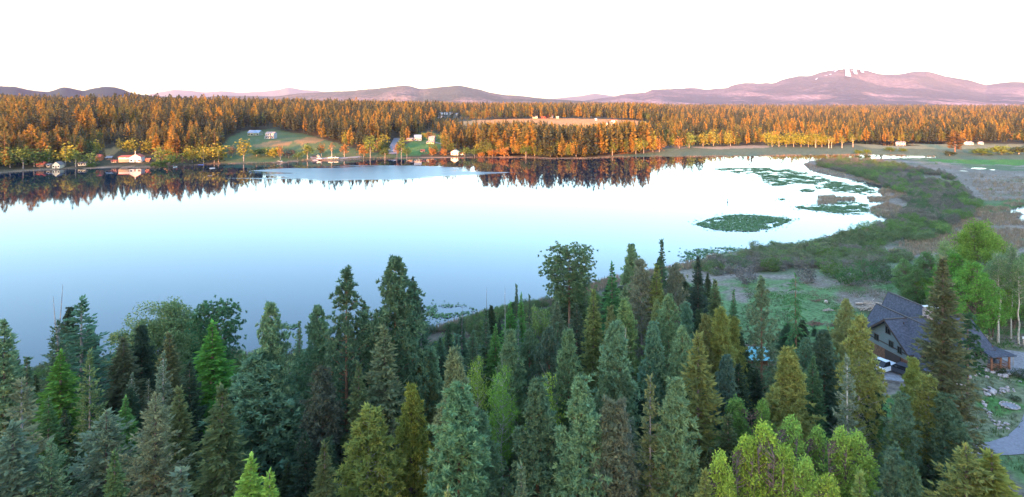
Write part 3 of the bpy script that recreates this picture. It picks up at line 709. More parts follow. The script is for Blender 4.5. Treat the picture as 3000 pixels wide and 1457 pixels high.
# ------------------------------------------------------------------ far forest
def forest_points():
    P = []
    rg = np.random.default_rng(99)
    for y0, y1, sp in ((470,760,7.6),(760,1150,8.8),(1150,1800,11.5),(1800,2800,16),(2800,4600,25)):
        ys = np.arange(y0, y1, sp); 
        for y in ys:
            xw = y*.92; xs = np.arange(-xw, xw, sp)
            q = np.stack([xs+rg.uniform(-.45,.45,len(xs))*sp, y+rg.uniform(-.45,.45,len(xs))*sp], 1)
            P.append(q)
    for a, b, n in ((1380, 1900, 620), (-40, 640, 420)):      # closer stands right behind the shore
        q = rg.uniform(a, b, n); yy = np.interp(q, [p[0] for p in FAR], [p[1] for p in FAR]); Yq = F*H/(yy-YH)+rg.uniform(10, 58, n); P.append(np.stack([(q-1500)/F*Yq, Yq], 1))
    P = np.vstack(P); X, Y = P[:,0], P[:,1]
    s = sdist(X, Y, LAKE); Z = terr(X, Y)
    px, py = 1500+F*X/Y, YH+F*(H-Z)/Y
    ok = (s > 9) & (px > -260) & (px < 3260)
    for A in (BARN, LAWN, CROP, RMEAD): ok &= ~inpoly(px, py, A)
    for A in ([(240,354),(430,352),(560,357),(560,363),(400,366),(260,362)], [(75,407),(150,404),(150,430),(80,432)], [(310,440),(352,436),(335,470),(310,470)],
              [(330,455),(470,455),(470,500),(330,500)], [(1282,334),(1352,334),(1352,349),(1282,349)], [(150,470),(260,470),(260,520),(150,520)],[(1320,440),(1400,440),(1400,470),(1320,470)],
              [(1300,395),(1330,400),(1330,420),(1300,420)],[(1425,405),(1480,425),(1480,432),(1425,418)],[(1140,400),(1180,400),(1170,470),(1140,470)]):
        ok &= ~inpoly(px, py, A)
    # the shore strip and the edge of the right meadow are left to the broadleaves
    edge = np.where(px < 620, 20, np.where(px < 1500, 16, 8))
    ok &= ~((s < edge) & (rg.random(len(s)) < .85))
    ok &= ~((px > 1950) & (py > 436)) & ~((px > 2050) & (Y < 742))
    cl = fbm(X/60, Y/60, 3, 71)
    ok &= ~((cl < .36) & (rg.random(len(s)) < .8))
    return X[ok], Y[ok], Z[ok], s[ok], px[ok], py[ok]
fx, fy, fz, fs, fpx, fpy = forest_points()
rg = np.random.default_rng(5)
nF = len(fx)
mixn = fbm(fx/90, fy/90, 3, 81)
r_ = rg.random(nF)
yel = ((fpx > 1480) & (fpx < 2560) & (fpy > 385)) | ((fs < 60) & (fpx < 1500))
isb = (r_ < np.where(yel, .46, .06)) | ((mixn > .66) & (r_ < .3))
ksel = np.where(isb, 4+(rg.random(nF) < .6), np.minimum(3, (rg.random(nF)*4).astype(int)))
hgt = np.where(isb, rg.uniform(10, 18, nF), rg.uniform(13, 27, nF)*(.55+.9*fbm(fx/45, fy/45, 2, 91)))
capy = np.where((fpx > 1330) & (fpx < 1905) & (fpy > 358), 350+13*np.exp(-((fpx-1680)/95)**2), np.where((fpx > 1270) & (fpx < 1470) & (fpy > 350), 349, 0))+rg.uniform(-3, 10, nF)
hcap = H-fy*(capy-YH)/F-fz
hgt = np.where((fpx > 1380) & (fpx < 1900) & (fs < 75) & ~isb, np.maximum(hgt*1.25, 17), hgt)
hgt = np.where(capy > 100, np.clip(hcap, 5, hgt), hgt)
wscl = rg.uniform(.9, 1.35, nF)
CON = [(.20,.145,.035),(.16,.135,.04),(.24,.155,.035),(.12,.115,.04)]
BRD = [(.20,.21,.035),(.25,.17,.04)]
vis = np.argsort(fy+rg.uniform(0, 40, nF))
vis = [i for i in vis if -40 < fpx[i] < 3040 and not isb[i]]
front = set(vis[:175])
names = ['farfir1','farfir2','farpine1','farpine2','farbroad1','farbroad2']
rest = np.array([i not in front for i in range(nF)])
src = []
def tint_mesh(me, col):
    a = me.color_attributes['tint'].data; b = np.empty(len(a)*4, np.float32); a.foreach_get('color', b); b = b.reshape(-1, 4); b[:, :3] *= col; a.foreach_set('color', b.ravel())
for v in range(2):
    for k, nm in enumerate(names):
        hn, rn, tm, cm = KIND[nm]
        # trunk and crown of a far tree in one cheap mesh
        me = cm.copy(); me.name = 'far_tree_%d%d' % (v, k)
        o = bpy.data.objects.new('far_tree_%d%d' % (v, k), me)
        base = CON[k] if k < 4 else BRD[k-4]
        tint_mesh(me, base if v == 0 else ((.045,.06,.042) if k < 4 else (.09,.12,.035))); src.append(o)  # second set darker: other species, and trees in shade done by colour
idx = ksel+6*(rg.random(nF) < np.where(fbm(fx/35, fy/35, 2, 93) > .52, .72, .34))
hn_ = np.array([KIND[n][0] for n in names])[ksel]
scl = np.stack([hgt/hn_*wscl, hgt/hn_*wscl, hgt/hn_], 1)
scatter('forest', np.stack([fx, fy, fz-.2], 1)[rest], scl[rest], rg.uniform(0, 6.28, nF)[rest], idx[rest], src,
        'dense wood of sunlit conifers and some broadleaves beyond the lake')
# the same wood goes on over the ridge behind the viewpoint
nb = 4200; bx = rg.uniform(-1300, 1600, nb); by = rg.uniform(-560, -230, nb)
bz = np.interp(by, [-900,-330,-70], [45, 50, 8])
_prof = sstep(-70, -330, by)*(1-.25*sstep(-380, -900, by)); _cr = 100+15*(fbm(bx/210, bx*0+.5, 4, 61)-.5)+np.interp(bx, [-2600,-500,0,500,3200], [-1,0,2,6,8])
bz = 8+_prof*(_cr-8)
src2 = [o.copy() for o in src[:4]]
bsc = rg.uniform(.35, .75, nb)
scatter('forest', np.stack([bx, by, bz-.3], 1), bsc, rg.uniform(0, 6.28, nb), rg.integers(0, 4, nb), src2, 'young wood on the ridge behind the viewpoint')

# the front trees of the wood are things of their own
LMK = [(0,'the left picture edge'),(178,'the small white lakeside cabin'),(385,'the red roofed lakeside house'),(470,'the orange grass slope'),(620,'the white swim raft'),(800,'the two storey farmhouse'),(905,'the boat landing'),(1000,'the landing cars'),(1150,'the wood road'),
       (1255,'the hillside farm'),(1345,'the white boathouse'),(1480,'the biggest round willow'),(1688,'the round shore tree'),(1822,'the grassy mound'),(1950,'the mound clearing'),(2100,'the right meadow start'),(2260,'the yellow green grove'),(2400,'the white birches'),(2540,'the two meadow bushes'),(2640,'the meadow sheds'),(2798,'the lone meadow tree'),(2900,'the right meadow farm')]
front = sorted(front, key=lambda i: fpx[i])
cnt = {}
for i in front:
    lm = max((l for l in LMK if l[0] <= max(fpx[i], 0)), key=lambda l: l[0])
    kn = names[ksel[i]]; sp_ = 'fir' if 'fir' in kn else 'pine'
    tall = 'tall' if hgt[i] > 20 else 'short' if hgt[i] < 15 else 'medium'
    key = (lm[1], sp_, tall); cnt[key] = cnt.get(key, 0)+1
    o_ = ORD[min(cnt[key], 39)-1]
    lab = '%s far sunlit %s, %s of its size right of %s' % (tall, sp_, o_, lm[1])
    f = 1-.5*(rg.random() < .3); b = CON[ksel[i]]
    plant(kn, sp_+'_tree', (fx[i], fy[i], fz[i]-.2), wscl[i]*hgt[i]/KIND[kn][0]*KIND[kn][1], hgt[i], tuple(c*f for c in b), lab, 'tree', 'conifers at the front of the far wood')

# broadleaf trees and round willows along the far shore, each where it stands in the photograph: kind, x, top y, foot y, radius px, colour, label
GY_ = (.13,.185,.045); YL = (.21,.215,.04); OR = (.27,.15,.045); GR = (.09,.15,.04); PK = (.24,.14,.07); DG = (.05,.075,.035)
FB = [
 ('farbroad1',30,424,492,26,GY_,'broad yellow green shore tree furthest left'),
 ('farbroad2',68,428,494,18,GY_,'narrow yellow green tree beside the furthest left shore tree'),
 ('farbroad1',100,432,490,26,GR,'rounded dark green shore tree left of the orange roofed hut'),
 ('farbroad1',143,424,485,17,GY_,'yellowish tree behind the orange roofed hut'),
 ('farbroad1',192,412,486,26,YL,'tall yellow crowned tree behind the small white cabin'),
 ('farbroad2',222,438,490,17,GY_,'leaning yellow green tree right of the small white cabin'),
 ('farbroad1',266,440,486,18,GY_,'rounded yellow green tree left of the red roofed house'),
 ('farball',266,476,490,14,GR,'low green shrub on the bank left of the red roofed house'),
 ('farbroad2',466,426,488,15,GY_,'slim yellow green tree right of the red roofed house'),
 ('farbroad1',508,440,488,24,GY_,'wide green tree in front of an orange pine by the shore'),
 ('farball',470,468,492,24,GR,'bushy green shrub at the waterside right of the red roofed house'),
 ('farbroad1',563,424,478,19,YL,'golden rounded tree left of the pair above the blue boat'),
 ('farbroad1',596,420,480,20,YL,'golden rounded tree directly above the blue boat'),
 ('farbroad1',640,414,476,28,YL,'wide golden crown above the dark shore bushes'),
 ('farbroad1',628,440,478,24,DG,'dark green tree in front of the wide golden crown'),
 ('farbroad1',680,425,458,15,PK,'small pinkish tree left of the tall bright poplar'),
 ('farbroad2',714,405,474,18,YL,'tall bright yellow poplar alone on the open bank'),
 ('farbroad1',752,430,458,22,GR,'wide green tree on the bank right of the tall yellow poplar'),
 ('farbroad1',780,428,458,20,GR,'dark green tree left of the round yellow tree'),
 ('farball',804,430,462,16,YL,'round bright yellow tree on the bank'),
 ('farbroad2',821,424,468,8,OR,'thin orange tree touching the round yellow tree'),
 ('farbroad1',846,432,464,17,(.09,.07,.06),'bare purplish tree right of the thin orange tree'),
 ('farbroad1',872,440,468,13,GR,'small green tree left of the boat landing'),
 ('farbroad2',901,419,468,18,GY_,'tall green tree directly left of the boat landing'),
 ('farbroad2',942,419,459,11,OR,'orange tree right of the boat landing'),
 ('farbirch',972,416,460,8,PK,'pinkish bare stemmed tree above two parked cars'),
 ('farbroad2',1009,420,460,11,OR,'orange tree alone right of the parked cars'),
 ('farbroad1',1066,414,462,17,OR,'rounded orange tree left of the yellow green pair'),
 ('farbroad2',1085,396,464,16,GY_,'tall yellow green tree left of the road'),
 ('farbroad1',1104,410,440,12,PK,'pink tree behind the yellow green pair'),
 ('farbroad2',1128,432,464,14,GR,'low green tree left of the white trunked pine'),
 ('farbroad2',1163,416,464,8,PK,'thin pink orange tree right of the road'),
 ('farbroad2',1176,402,464,14,GY_,'bright yellow green poplar right of the road'),
 ('farbroad2',1192,430,464,12,GR,'small green poplar right of the bright poplar'),
 ('farbroad1',1240,386,410,13,YL,'yellow tree behind the hillside farm'),
 ('farbroad1',1262,380,412,14,OR,'orange tree behind the hillside farm'),
 ('farbroad1',1295,386,415,13,YL,'golden tree right of the hillside farm'),
 ('farball',1266,432,456,12,OR,'round orange willow, leftmost of the four round willows'),
 ('farball',1301,434,456,10,OR,'smallest of the four round orange willows'),
 ('farball',1443,435,459,14,OR,'round orange willow left of the biggest one'),
 ('farball',1479,430,459,15,OR,'biggest round orange willow under the tall white stems'),
 ('farbroad1',1362,426,458,16,GR,'bushy green tree right of the white boathouse'),
 ('farbroad1',1390,430,458,14,GY_,'low yellow green tree right of the boathouse'),
 ('farball',1408,445,460,9,OR,'small round orange bush between boathouse and willows'),
 ('farbirch',1476,380,440,12,YL,'tall tree with white stems above the biggest willow'),
 ('farbroad2',1541,426,460,16,GR,'low green tree right of the pink reed point'),
 ('farbroad2',1566,396,458,14,GY_,'taller green tree in front of the dark pines'),
 ('farbroad2',1612,424,461,10,GR,'small green tree beside the slim pair'),
 ('farbroad2',1632,410,460,10,GY_,'slim green tree, left one of a pair'),
 ('farbroad2',1646,414,460,9,GY_,'slim green tree, right one of a pair'),
 ('farbroad2',1688,408,459,17,GR,'round green tree standing by the middle shore'),
 ('farbroad2',1794,410,456,12,GY_,'green tree left of the grassy mound'),
 ('farbroad2',1863,404,452,11,GY_,'light green poplar right of the grassy mound'),
 ('farbroad2',1886,400,450,11,GY_,'second light green poplar right of the grassy mound'),
 ('farbroad1',1913,380,446,14,YL,'tall yellow green tree behind the two light poplars'),
 ('farbroad1',1932,396,446,14,OR,'orange tree right of the two light poplars'),
 ('farbroad1',1990,396,436,12,OR,'orange rounded tree before the right meadow'),
 ('farbroad1',2019,380,434,14,GY_,'tall yellow green tree at the left end of the right meadow'),
 ('farbroad1',2060,382,430,15,YL,'yellow tree at the meadow edge left of the wide grove'),
 ('farbroad1',2090,376,428,18,YL,'broad yellow green tree at the meadow edge'),
 ('farbroad1',2140,380,428,14,YL,'yellow green tree next to the broad one at the meadow edge'),
]
for j, x in enumerate((2262,2282,2303,2325,2347,2368,2388,2408)):
    FB.append(('farbroad1',x,382+(j*37 % 11),431,15,(.17,.19,.03),'yellow green tree, %s from the left in the grove at the right meadow' % ORD[j]))
FB += [('farbirch',2390,398,433,9,YL,'white stemmed birch at the right end of the grove'),('farbirch',2428,396,434,9,YL,'first white birch standing right of the grove'),('farbirch',2436,398,434,8,YL,'birch close beside the first white birch'),
 ('farbirch',2467,398,434,9,YL,'single white birch in front of the orange wood'),('farbirch',2499,396,432,8,YL,'last white birch before the open meadow'),
 ('farpine1',2798,382,446,19,(.12,.085,.04),'lone shaggy orange tree standing out in the right meadow'),
 ('farball',2514,438,452,11,GR,'dark round bush, left of two at the channel'),('farball',2538,436,451,11,GR,'dark round bush, right of two at the channel'),
 ('farball',2609,430,444,14,GR,'wide green bush alone in the meadow'),('farball',2643,433,445,11,GR,'smaller round bush right of the wide meadow bush'),
 ('farball',2782,442,456,14,DG,'dark bush at the foot of the lone meadow tree'),('farball',2880,434,454,26,GR,'broad green thicket in front of the right meadow farm'),
 ('farball',2935,426,452,26,GY_,'taller yellowish thicket near the right picture edge'),('farball',2985,428,452,24,DG,'dark thicket at the right picture edge')]
for k, x, yt, yb, rp, col, lab in FB:
    g = hit(x, yb); sc = g[1]/F
    plant(k, 'willow_bush' if k == 'farball' else 'birch_tree' if k == 'farbirch' else 'pine_tree' if 'pine' in k else 'broadleaf_tree', tuple(g-np.array([0,0,.15])), rp*sc*1.2, (yb-yt)*sc, col, lab,
          'bush' if k == 'farball' else 'tree', 'broadleaves along the far shore')
# ------------------------------------------------------------------ trees of the near shore: habit, kind, tip x, tip y, crown radius (photo px), height m, leaf colour, label
PG=(.095,.155,.09); PB=(.075,.145,.10); PO=(.125,.165,.06); PY=(.17,.20,.05); FD=(.045,.08,.05); FG=(.05,.15,.05)
SG=(.14,.19,.13); BR=(.14,.145,.09); LM=(.19,.30,.06); LG=(.085,.20,.045); CW=(.105,.16,.075); GO=(.23,.21,.075); DP=(.06,.105,.065); OF=(.095,.14,.06)
NEAR = [
 ('fir1','fir_tree',13,937,70,20,PG,'dark grey green fir at the left edge with the lake showing beside its tip'),
 ('fir4','fir_tree',79,1045,42,16,DP,'small dim fir just inside the left picture edge'),
 ('deadtop','fir_tree',170,848,52,24,FD,'dark fir with two bare dead tops standing against the lake'),
 ('fir2','fir_tree',239,873,92,21,(.06,.125,.085),'blue green fir with wide open boughs right of the dead topped fir'),
 ('larch','larch_tree',178,1030,80,17,LG,'fresh green larch below the dead topped fir'),
 ('broad1','cottonwood_tree',465,881,112,17,CW,'big round pale green cottonwood against the lake, widest crown at left'),
 ('cedar','cedar_tree',362,990,58,16,(.075,.085,.05),'dull brownish cedar in front of the big round cottonwood'),
 ('cedar','cedar_tree',496,975,52,17,(.10,.105,.055),'olive brown cedar before the middle of the big round cottonwood'),
 ('pine3','pine_tree',632,878,68,19,(.05,.115,.06),'dark layered pine peeping over the bright green larch'),
 ('larch','larch_tree',622,945,85,19,(.06,.165,.035),'bright green cone shaped larch right of the big round cottonwood'),
 ('fir2','fir_tree',63,1110,95,20,BR,'big grey olive fir at the left with its pale trunk visible'),
 ('fir2','fir_tree',263,1025,48,18,OF,'slim olive fir with a pale trunk below the wide open fir'),
 ('silver','fir_tree',386,1094,34,12,SG,'small silvery fir, left one of two close together at left'),
 ('silver','fir_tree',435,1113,30,11,SG,'small silvery fir, right one of two close together at left'),
 ('silver','fir_tree',478,1032,42,16,SG,'silver fir with a white stem in front of the big cottonwood'),
 ('larch','larch_tree',368,1165,48,14,(.07,.15,.045),'green larch above the wide silver grey fir'),
 ('larch','larch_tree',142,1165,55,15,(.06,.12,.05),'soft green larch between the two big grey firs at left'),
 ('fir3','fir_tree',312,1205,135,17,SG,'wide silver grey fir with long upturned boughs near the bottom left'),
 ('fir3','fir_tree',455,1155,98,19,BR,'brownish grey fir right of the wide silver grey one'),
 ('cedar','cedar_tree',525,1136,55,17,(.10,.125,.055),'olive cedar leaning on the brownish grey fir'),
 ('silver','fir_tree',557,1110,33,12,SG,'small silvery fir left of the dark olive cone shaped fir'),
 ('cedar','fir_tree',651,1134,88,20,(.06,.085,.04),'dark olive cone shaped fir at lower left centre'),
 ('fir1','fir_tree',37,1240,98,18,(.085,.125,.09),'large blue green fir filling the bottom left corner'),
 ('fir3','fir_tree',150,1290,75,16,PG,'grey green fir between the corner fir and the wide silver fir'),
 ('cedar','cedar_tree',336,1325,52,17,(.075,.12,.05),'narrow green cedar low in front of the wide silver grey fir'),
 ('fir4','fir_tree',530,1375,85,18,SG,'small grey fir cut by the bottom edge at left'),
 ('larch','larch_tree',735,1338,100,18,(.21,.34,.07),'bright lime young larch, taller of the two at the bottom edge'),
 ('larch','larch_tree',790,1385,90,17,(.21,.34,.07),'bright lime young larch, shorter of the two at the bottom edge'),
 ('pine1','pine_tree',791,886,62,24,PG,'tall grey green pine with an open knobbly top left of the tallest pines'),
 ('pine2','pine_tree',765,1030,128,19,(.085,.155,.10),'massive grey green pine below the knobbly topped pine'),
 ('fir4','fir_tree',877,940,26,15,PG,'thin little fir by the water between two tall pines'),
 ('pine1','pine_tree',930,894,55,22,(.085,.15,.09),'pine left of the left tallest pine, a head shorter'),
 ('pine2','pine_tree',945,1075,72,18,(.07,.085,.065),'dull brownish pine in the shade below the left tallest pine'),
 ('pine5','pine_tree',1015,779,78,27,DP,'left one of the two tallest dark pines against the lake'),
 ('pine1','pine_tree',1157,751,80,28,DP,'right and highest of the two tallest dark pines against the lake'),
 ('fir1','fir_tree',1021,952,52,18,(.055,.09,.075),'dark bluish fir under the left tallest pine'),
 ('fir1','fir_tree',1127,954,82,21,(.095,.125,.075),'grey olive fir under the right tallest pine'),
 ('cedar','cedar_tree',1178,888,50,20,(.075,.10,.04),'olive cedar close in front of the right tallest pine'),
 ('larch','larch_tree',1157,928,36,19,LG,'narrow vivid green larch under the right tallest pine'),
 ('fir2','fir_tree',1235,876,50,19,FD,'dark fir right of the right tallest pine'),
 ('fir1','fir_tree',1290,990,48,15,DP,'dark fir filling the bank below the lily scatter, left of three'),
 ('fir4','fir_tree',1338,978,40,15,PB,'bluish fir filling the bank below the lily scatter, middle of three'),
 ('fir1','fir_tree',1385,968,46,15,DP,'dark fir filling the bank below the lily scatter, right of three'),
 ('larch','larch_tree',1452,955,44,15,(.07,.16,.05),'green larch behind the narrow dark fir on the reed bank'),
 ('pine2','pine_tree',1265,1018,50,16,PG,'grey pine on the bank left of the three dark firs'),
 ('cedar','fir_tree',1051,1063,52,18,(.075,.11,.055),'slender olive green fir below the dark bluish fir'),
 ('pine6','pine_tree',1239,1033,52,16,(.12,.12,.055),'olive brown pine in the middle between taller grey trees'),
 ('pine6','pine_tree',1205,1124,62,18,PY,'slim yellowish pine left of the big blue grey pine'),
 ('pine4','pine_tree',1072,1193,88,18,(.155,.19,.055),'yellow green pine with a skirt of bare grey dead branches'),
 ('cedar','fir_tree',951,1299,58,18,(.07,.09,.04),'dark olive young fir left of the pine with dead grey branches'),
 ('pine2','pine_tree',1330,1021,72,22,(.10,.13,.075),'tall olive grey pine behind the big blue grey pine'),
 ('pine2','pine_tree',1345,1124,105,21,(.09,.165,.09),'big blue grey pine in the bottom centre'),
 ('pine6','pine_tree',1405,1200,75,17,PG,'grey green pine leaning into the big blue grey pine'),
 ('aspen1','aspen_tree',1399,1042,32,15,LM,'lime aspen, leftmost of the three lime aspens in the middle'),
 ('aspen1','aspen_tree',1473,1069,42,17,(.16,.30,.06),'lime aspen with a long white trunk, middle of the three'),
 ('aspen1','aspen_tree',1600,1092,50,16,LM,'lime aspen half behind a dark pine, rightmost of the three'),
 ('fir4','fir_tree',1314,948,30,13,FD,'small dark fir at the water left of the lily pads'),
 ('snag','dead_tree',1352,890,14,17,PG,'thin dead spire rising before the small lily patch'),
 ('fir4','fir_tree',1352,930,34,15,FD,'small dark fir below the dead spire at the lily patch'),
 ('snag','dead_tree',1431,843,16,19,PG,'bare dead spire, left one of two above the reed bank'),
 ('snag','dead_tree',1482,842,16,19,PG,'bare dead spire, right one of two above the reed bank'),
 ('fir4','fir_tree',1424,906,34,17,DP,'narrow dark fir under the left bare spire'),
 ('fir4','fir_tree',1513,834,20,18,FD,'thin dark fir spire above the green larches by the shore'),
 ('larch','larch_tree',1527,862,28,17,(.06,.15,.045),'green larch directly right of the thin dark fir spire'),
 ('fir4','fir_tree',1551,864,17,17,FD,'very thin dark fir spire right of the green larch'),
 ('larch','larch_tree',1494,886,42,16,(.06,.16,.045),'bright green larch under the bare spires'),
 ('bush1','birch_tree',1575,895,36,7,(.13,.20,.07),'light green bushy birch on the shore left of the round topped pine'),
 ('pine3','pine_tree',1668,714,76,20.5,(.08,.13,.07),'tall pine with a big round open top standing clear above the lake'),
 ('fir1','fir_tree',1632,885,42,15,(.075,.105,.07),'grey green fir at the foot of the round topped pine'),
 ('fir1','fir_tree',1690,890,44,17,(.045,.07,.05),'dark fir right under the round topped pine'),
 ('cedar','cedar_tree',1739,850,46,20,(.09,.12,.045),'olive green cedar right of the round topped pine'),
 ('pine6','pine_tree',1850,714,48,23,PG,'grey green pointed pine right of the round topped pine'),
 ('larch','larch_tree',1793,774,52,22,(.045,.12,.05),'deep green larch left of the grey pointed pine'),
 ('fir4','fir_tree',1939,703,32,24,(.045,.085,.05),'highest dark narrow fir tip near the reed marsh'),
 ('pine4','pine_tree',1881,757,52,23,(.14,.12,.09),'half dead brownish grey pine below the pointed pine'),
 ('cedar','pine_tree',1924,778,50,22,(.105,.135,.05),'olive green tree under the highest narrow fir'),
 ('pine4','pine_tree',1981,770,46,21,(.13,.12,.09),'brown grey thin pine left of the dark spruce at the marsh'),
 ('spruce','spruce_tree',2045,750,40,21,(.04,.062,.05),'dark spruce standing before the willow marsh'),
 ('cedar','fir_tree',2095,820,40,16,(.085,.12,.06),'olive green tree right of the dark spruce at the marsh'),
 ('pine2','pine_tree',1830,875,58,21,(.095,.155,.07),'green grey cone shaped pine in the middle of the right wood'),
 ('pine6','pine_tree',1790,896,38,19,(.095,.125,.06),'small olive pine left of the cone shaped pine'),
 ('pine1','pine_tree',1960,862,54,22,(.085,.145,.08),'columnar pine below the half dead brownish pine'),
 ('pine2','pine_tree',2011,886,46,19,PB,'blue green pine under the dark spruce'),
 ('pine6','pine_tree',1924,882,38,19,(.095,.13,.06),'olive pine left of the columnar pine'),
 ('pine2','pine_tree',1806,942,80,22,(.09,.155,.095),'wide blue grey pine left of the sparse pale fir'),
 ('pine2','pine_tree',1913,944,54,20,PB,'bluish pine right of the sparse pale fir'),
 ('sparse','fir_tree',1833,957,44,18,(.17,.165,.10),'sparse pale yellowish fir with its stem showing through'),
 ('pine1','pine_tree',1999,955,50,20,(.09,.15,.085),'grey green pine left of the gold tipped cone fir'),
 ('fir1','fir_tree',2045,978,88,22,(.135,.135,.05),'big golden olive cone shaped fir in the right middle'),
 ('pine6','pine_tree',2066,920,50,19,(.115,.13,.055),'olive pine behind the golden olive fir'),
 ('pine2','pine_tree',2114,901,58,20,(.13,.155,.05),'yellow green pine left of the turquoise roof, taller of two'),
 ('pine2','pine_tree',2148,927,46,18,(.12,.15,.05),'yellow green pine left of the turquoise roof, shorter of two'),
 ('pine2','pine_tree',1666,966,58,20,(.085,.145,.08),'rounded grey pine below the round topped pine'),
 ('pine2','pine_tree',1494,966,56,19,(.09,.15,.085),'grey green pine above the white trunked lime aspen'),
 ('pine1','pine_tree',1551,966,40,17,DP,'narrow dark pine between two grey pines'),
 ('pine1','pine_tree',1609,957,46,18,(.06,.10,.075),'dusky pine left of the rounded grey pine'),
 ('silver','fir_tree',1518,936,26,14,PB,'small bluish fir above the narrow dark pine'),
 ('fir4','fir_tree',1633,945,28,15,DP,'thin dark fir between the dusky pine and the rounded grey pine'),
 ('pine2','pine_tree',1575,1110,80,20,DP,'dark pine covering half of a lime aspen'),
 ('pine2','pine_tree',1703,1104,84,21,(.095,.165,.095),'broad grey green pine right of the dark pine at bottom centre'),
 ('broad2','aspen_tree',1790,1082,46,14,(.08,.19,.05),'bright green leafy tree squeezed between grey pines'),
 ('pine2','pine_tree',1772,1099,48,17,(.085,.14,.08),'round headed pine left of the bright green leafy tree'),
 ('pine2','pine_tree',1820,1094,46,17,(.085,.13,.075),'round headed pine right of the bright green leafy tree'),
 ('fir2','fir_tree',1905,1099,60,20,(.105,.125,.06),'open fir with golden tips and a pale stem'),
 ('pine2','pine_tree',1981,1108,76,20,(.10,.16,.09),'smooth grey pine right of the golden tipped open fir'),
 ('pine2','pine_tree',1784,1169,72,19,(.095,.12,.085),'grey pine, left of a twin pair in the bottom centre right'),
 ('pine6','pine_tree',1818,1172,60,19,(.125,.115,.085),'brownish pine, right of a twin pair in the bottom centre right'),
 ('silver','fir_tree',1848,1225,62,15,SG,'pointed silver fir in front of the twin pines'),
 ('silver','fir_tree',1806,1300,45,12,PG,'shorter silver fir left of the pointed one'),
 ('fir4','fir_tree',1527,1363,55,18,(.10,.135,.08),'little fir tip alone at the bottom centre'),
 ('silver','fir_tree',1311,1430,40,18,(.17,.17,.07),'tiny yellow fir tip at the bottom edge centre'),
 ('pine2','pine_tree',2130,1040,52,17,(.06,.105,.085),'dark blue pine left of the shed with the turquoise roof'),
 ('pine5','pine_tree',2231,808,46,22,(.085,.125,.08),'see through grey green pine alone in the clearing'),
 ('larch','fir_tree',2149,848,32,18,(.055,.115,.06),'green fir left of the see through pine'),
 ('droop','larch_tree',2332,797,52,20,(.05,.125,.055),'shaggy dark green larch with hanging boughs alone in the clearing'),
 ('fir1','spruce_tree',2306,944,30,5.5,FD,'small dark round spruce on the clearing grass'),
 ('fir4','spruce_tree',2344,955,14,3.5,FD,'knee high dark spruce seedling on the clearing grass'),
 ('fir4','spruce_tree',2386,952,8,2.2,FD,'tiny dark spruce seedling right of the shaggy larch'),
 ('pine1','pine_tree',2479,875,40,18,(.12,.145,.065),'olive pine behind the tall pine with a bare grey trunk'),
 ('pine4','pine_tree',2515,921,64,22,(.14,.155,.055),'tall olive pine with bare grey trunk and dead lower branches by the car'),
 ('pine2','pine_tree',2414,967,58,16,(.06,.10,.07),'dark pine left of the bare trunked olive pine'),
 ('pine1','pine_tree',2361,988,36,15,PB,'narrow bluish pine below the shaggy larch'),
 ('pine2','pine_tree',2309,1018,78,19,(.125,.145,.05),'yellow olive pine right of the turquoise roof'),
 ('fir1','fir_tree',2381,1043,46,16,(.055,.105,.055),'dark green fir right of the yellow olive pine'),
 ('silver','fir_tree',2482,1043,52,19,(.115,.15,.11),'silver fir with a white trunk below the parked car'),
 ('silver','fir_tree',2348,1130,36,12,SG,'small silver fir above the lime cottonwoods'),
 ('silver','fir_tree',2159,1070,36,13,SG,'small silver fir at the left end of the shed'),
 ('pine2','pine_tree',2675,1048,46,16,(.13,.165,.05),'yellow green pine in front of the log house garage'),
 ('pine4','pine_tree',2720,1098,66,17,(.12,.145,.05),'yellow green pine with grey dead twigs below the big spruce'),
 ('spruce','spruce_tree',2762,752,80,26,(.105,.095,.055),'huge brownish spruce standing right in front of the log house'),
 ('sparse','fir_tree',2750,1005,50,14,(.10,.10,.075),'grey half dead fir against the foot of the huge spruce'),
 ('pine2','pine_tree',2642,1150,58,16,(.07,.12,.08),'blue green pine below the yellow green pine at the garage'),
 ('pine2','pine_tree',2770,1155,75,16,(.06,.10,.065),'dark pine left of the stony bank'),
 ('larch','fir_tree',2635,1175,55,15,(.085,.135,.05),'soft green fir above the lime cottonwoods at right'),
 ('pine2','pine_tree',2616,1313,56,17,(.06,.105,.075),'dark blue pine right of the lime cottonwoods'),
 ('pine2','pine_tree',2668,1358,58,17,DP,'dark low pine beside the golden corner fir'),
 ('broad4','cottonwood_tree',2160,1163,78,15,(.12,.235,.07),'green cottonwood, top left of the lime clump'),
 ('broad4','cottonwood_tree',2234,1170,55,15,(.14,.26,.065),'slim green cottonwood beside the top left one of the clump'),
 ('broad4','cottonwood_tree',2316,1218,80,16,(.17,.29,.07),'green cottonwood at the top middle of the lime clump'),
 ('broad4','cottonwood_tree',2394,1248,66,15,(.16,.28,.07),'cottonwood behind the right half of the lime clump'),
 ('broad4','cottonwood_tree',2515,1262,80,16,(.18,.30,.07),'large lime cottonwood on the right of the clump'),
 ('broad4','cottonwood_tree',2236,1238,92,17,(.24,.36,.065),'largest and brightest lime cottonwood in the middle of the clump'),
 ('broad4','cottonwood_tree',2462,1250,70,16,(.19,.31,.07),'lime cottonwood with the highest tip in the right half of the clump'),
 ('broad4','cottonwood_tree',2180,1275,70,16,(.23,.35,.065),'bright lime cottonwood left of the largest one in the clump'),
 ('broad4','cottonwood_tree',2300,1300,74,16,(.21,.33,.065),'bright lime cottonwood right of the largest one in the clump'),
 ('broad4','cottonwood_tree',2365,1335,70,16,(.19,.31,.07),'lime cottonwood low in the middle of the clump'),
 ('broad4','cottonwood_tree',2113,1318,66,16,(.23,.34,.065),'lime cottonwood at the bottom left of the clump'),
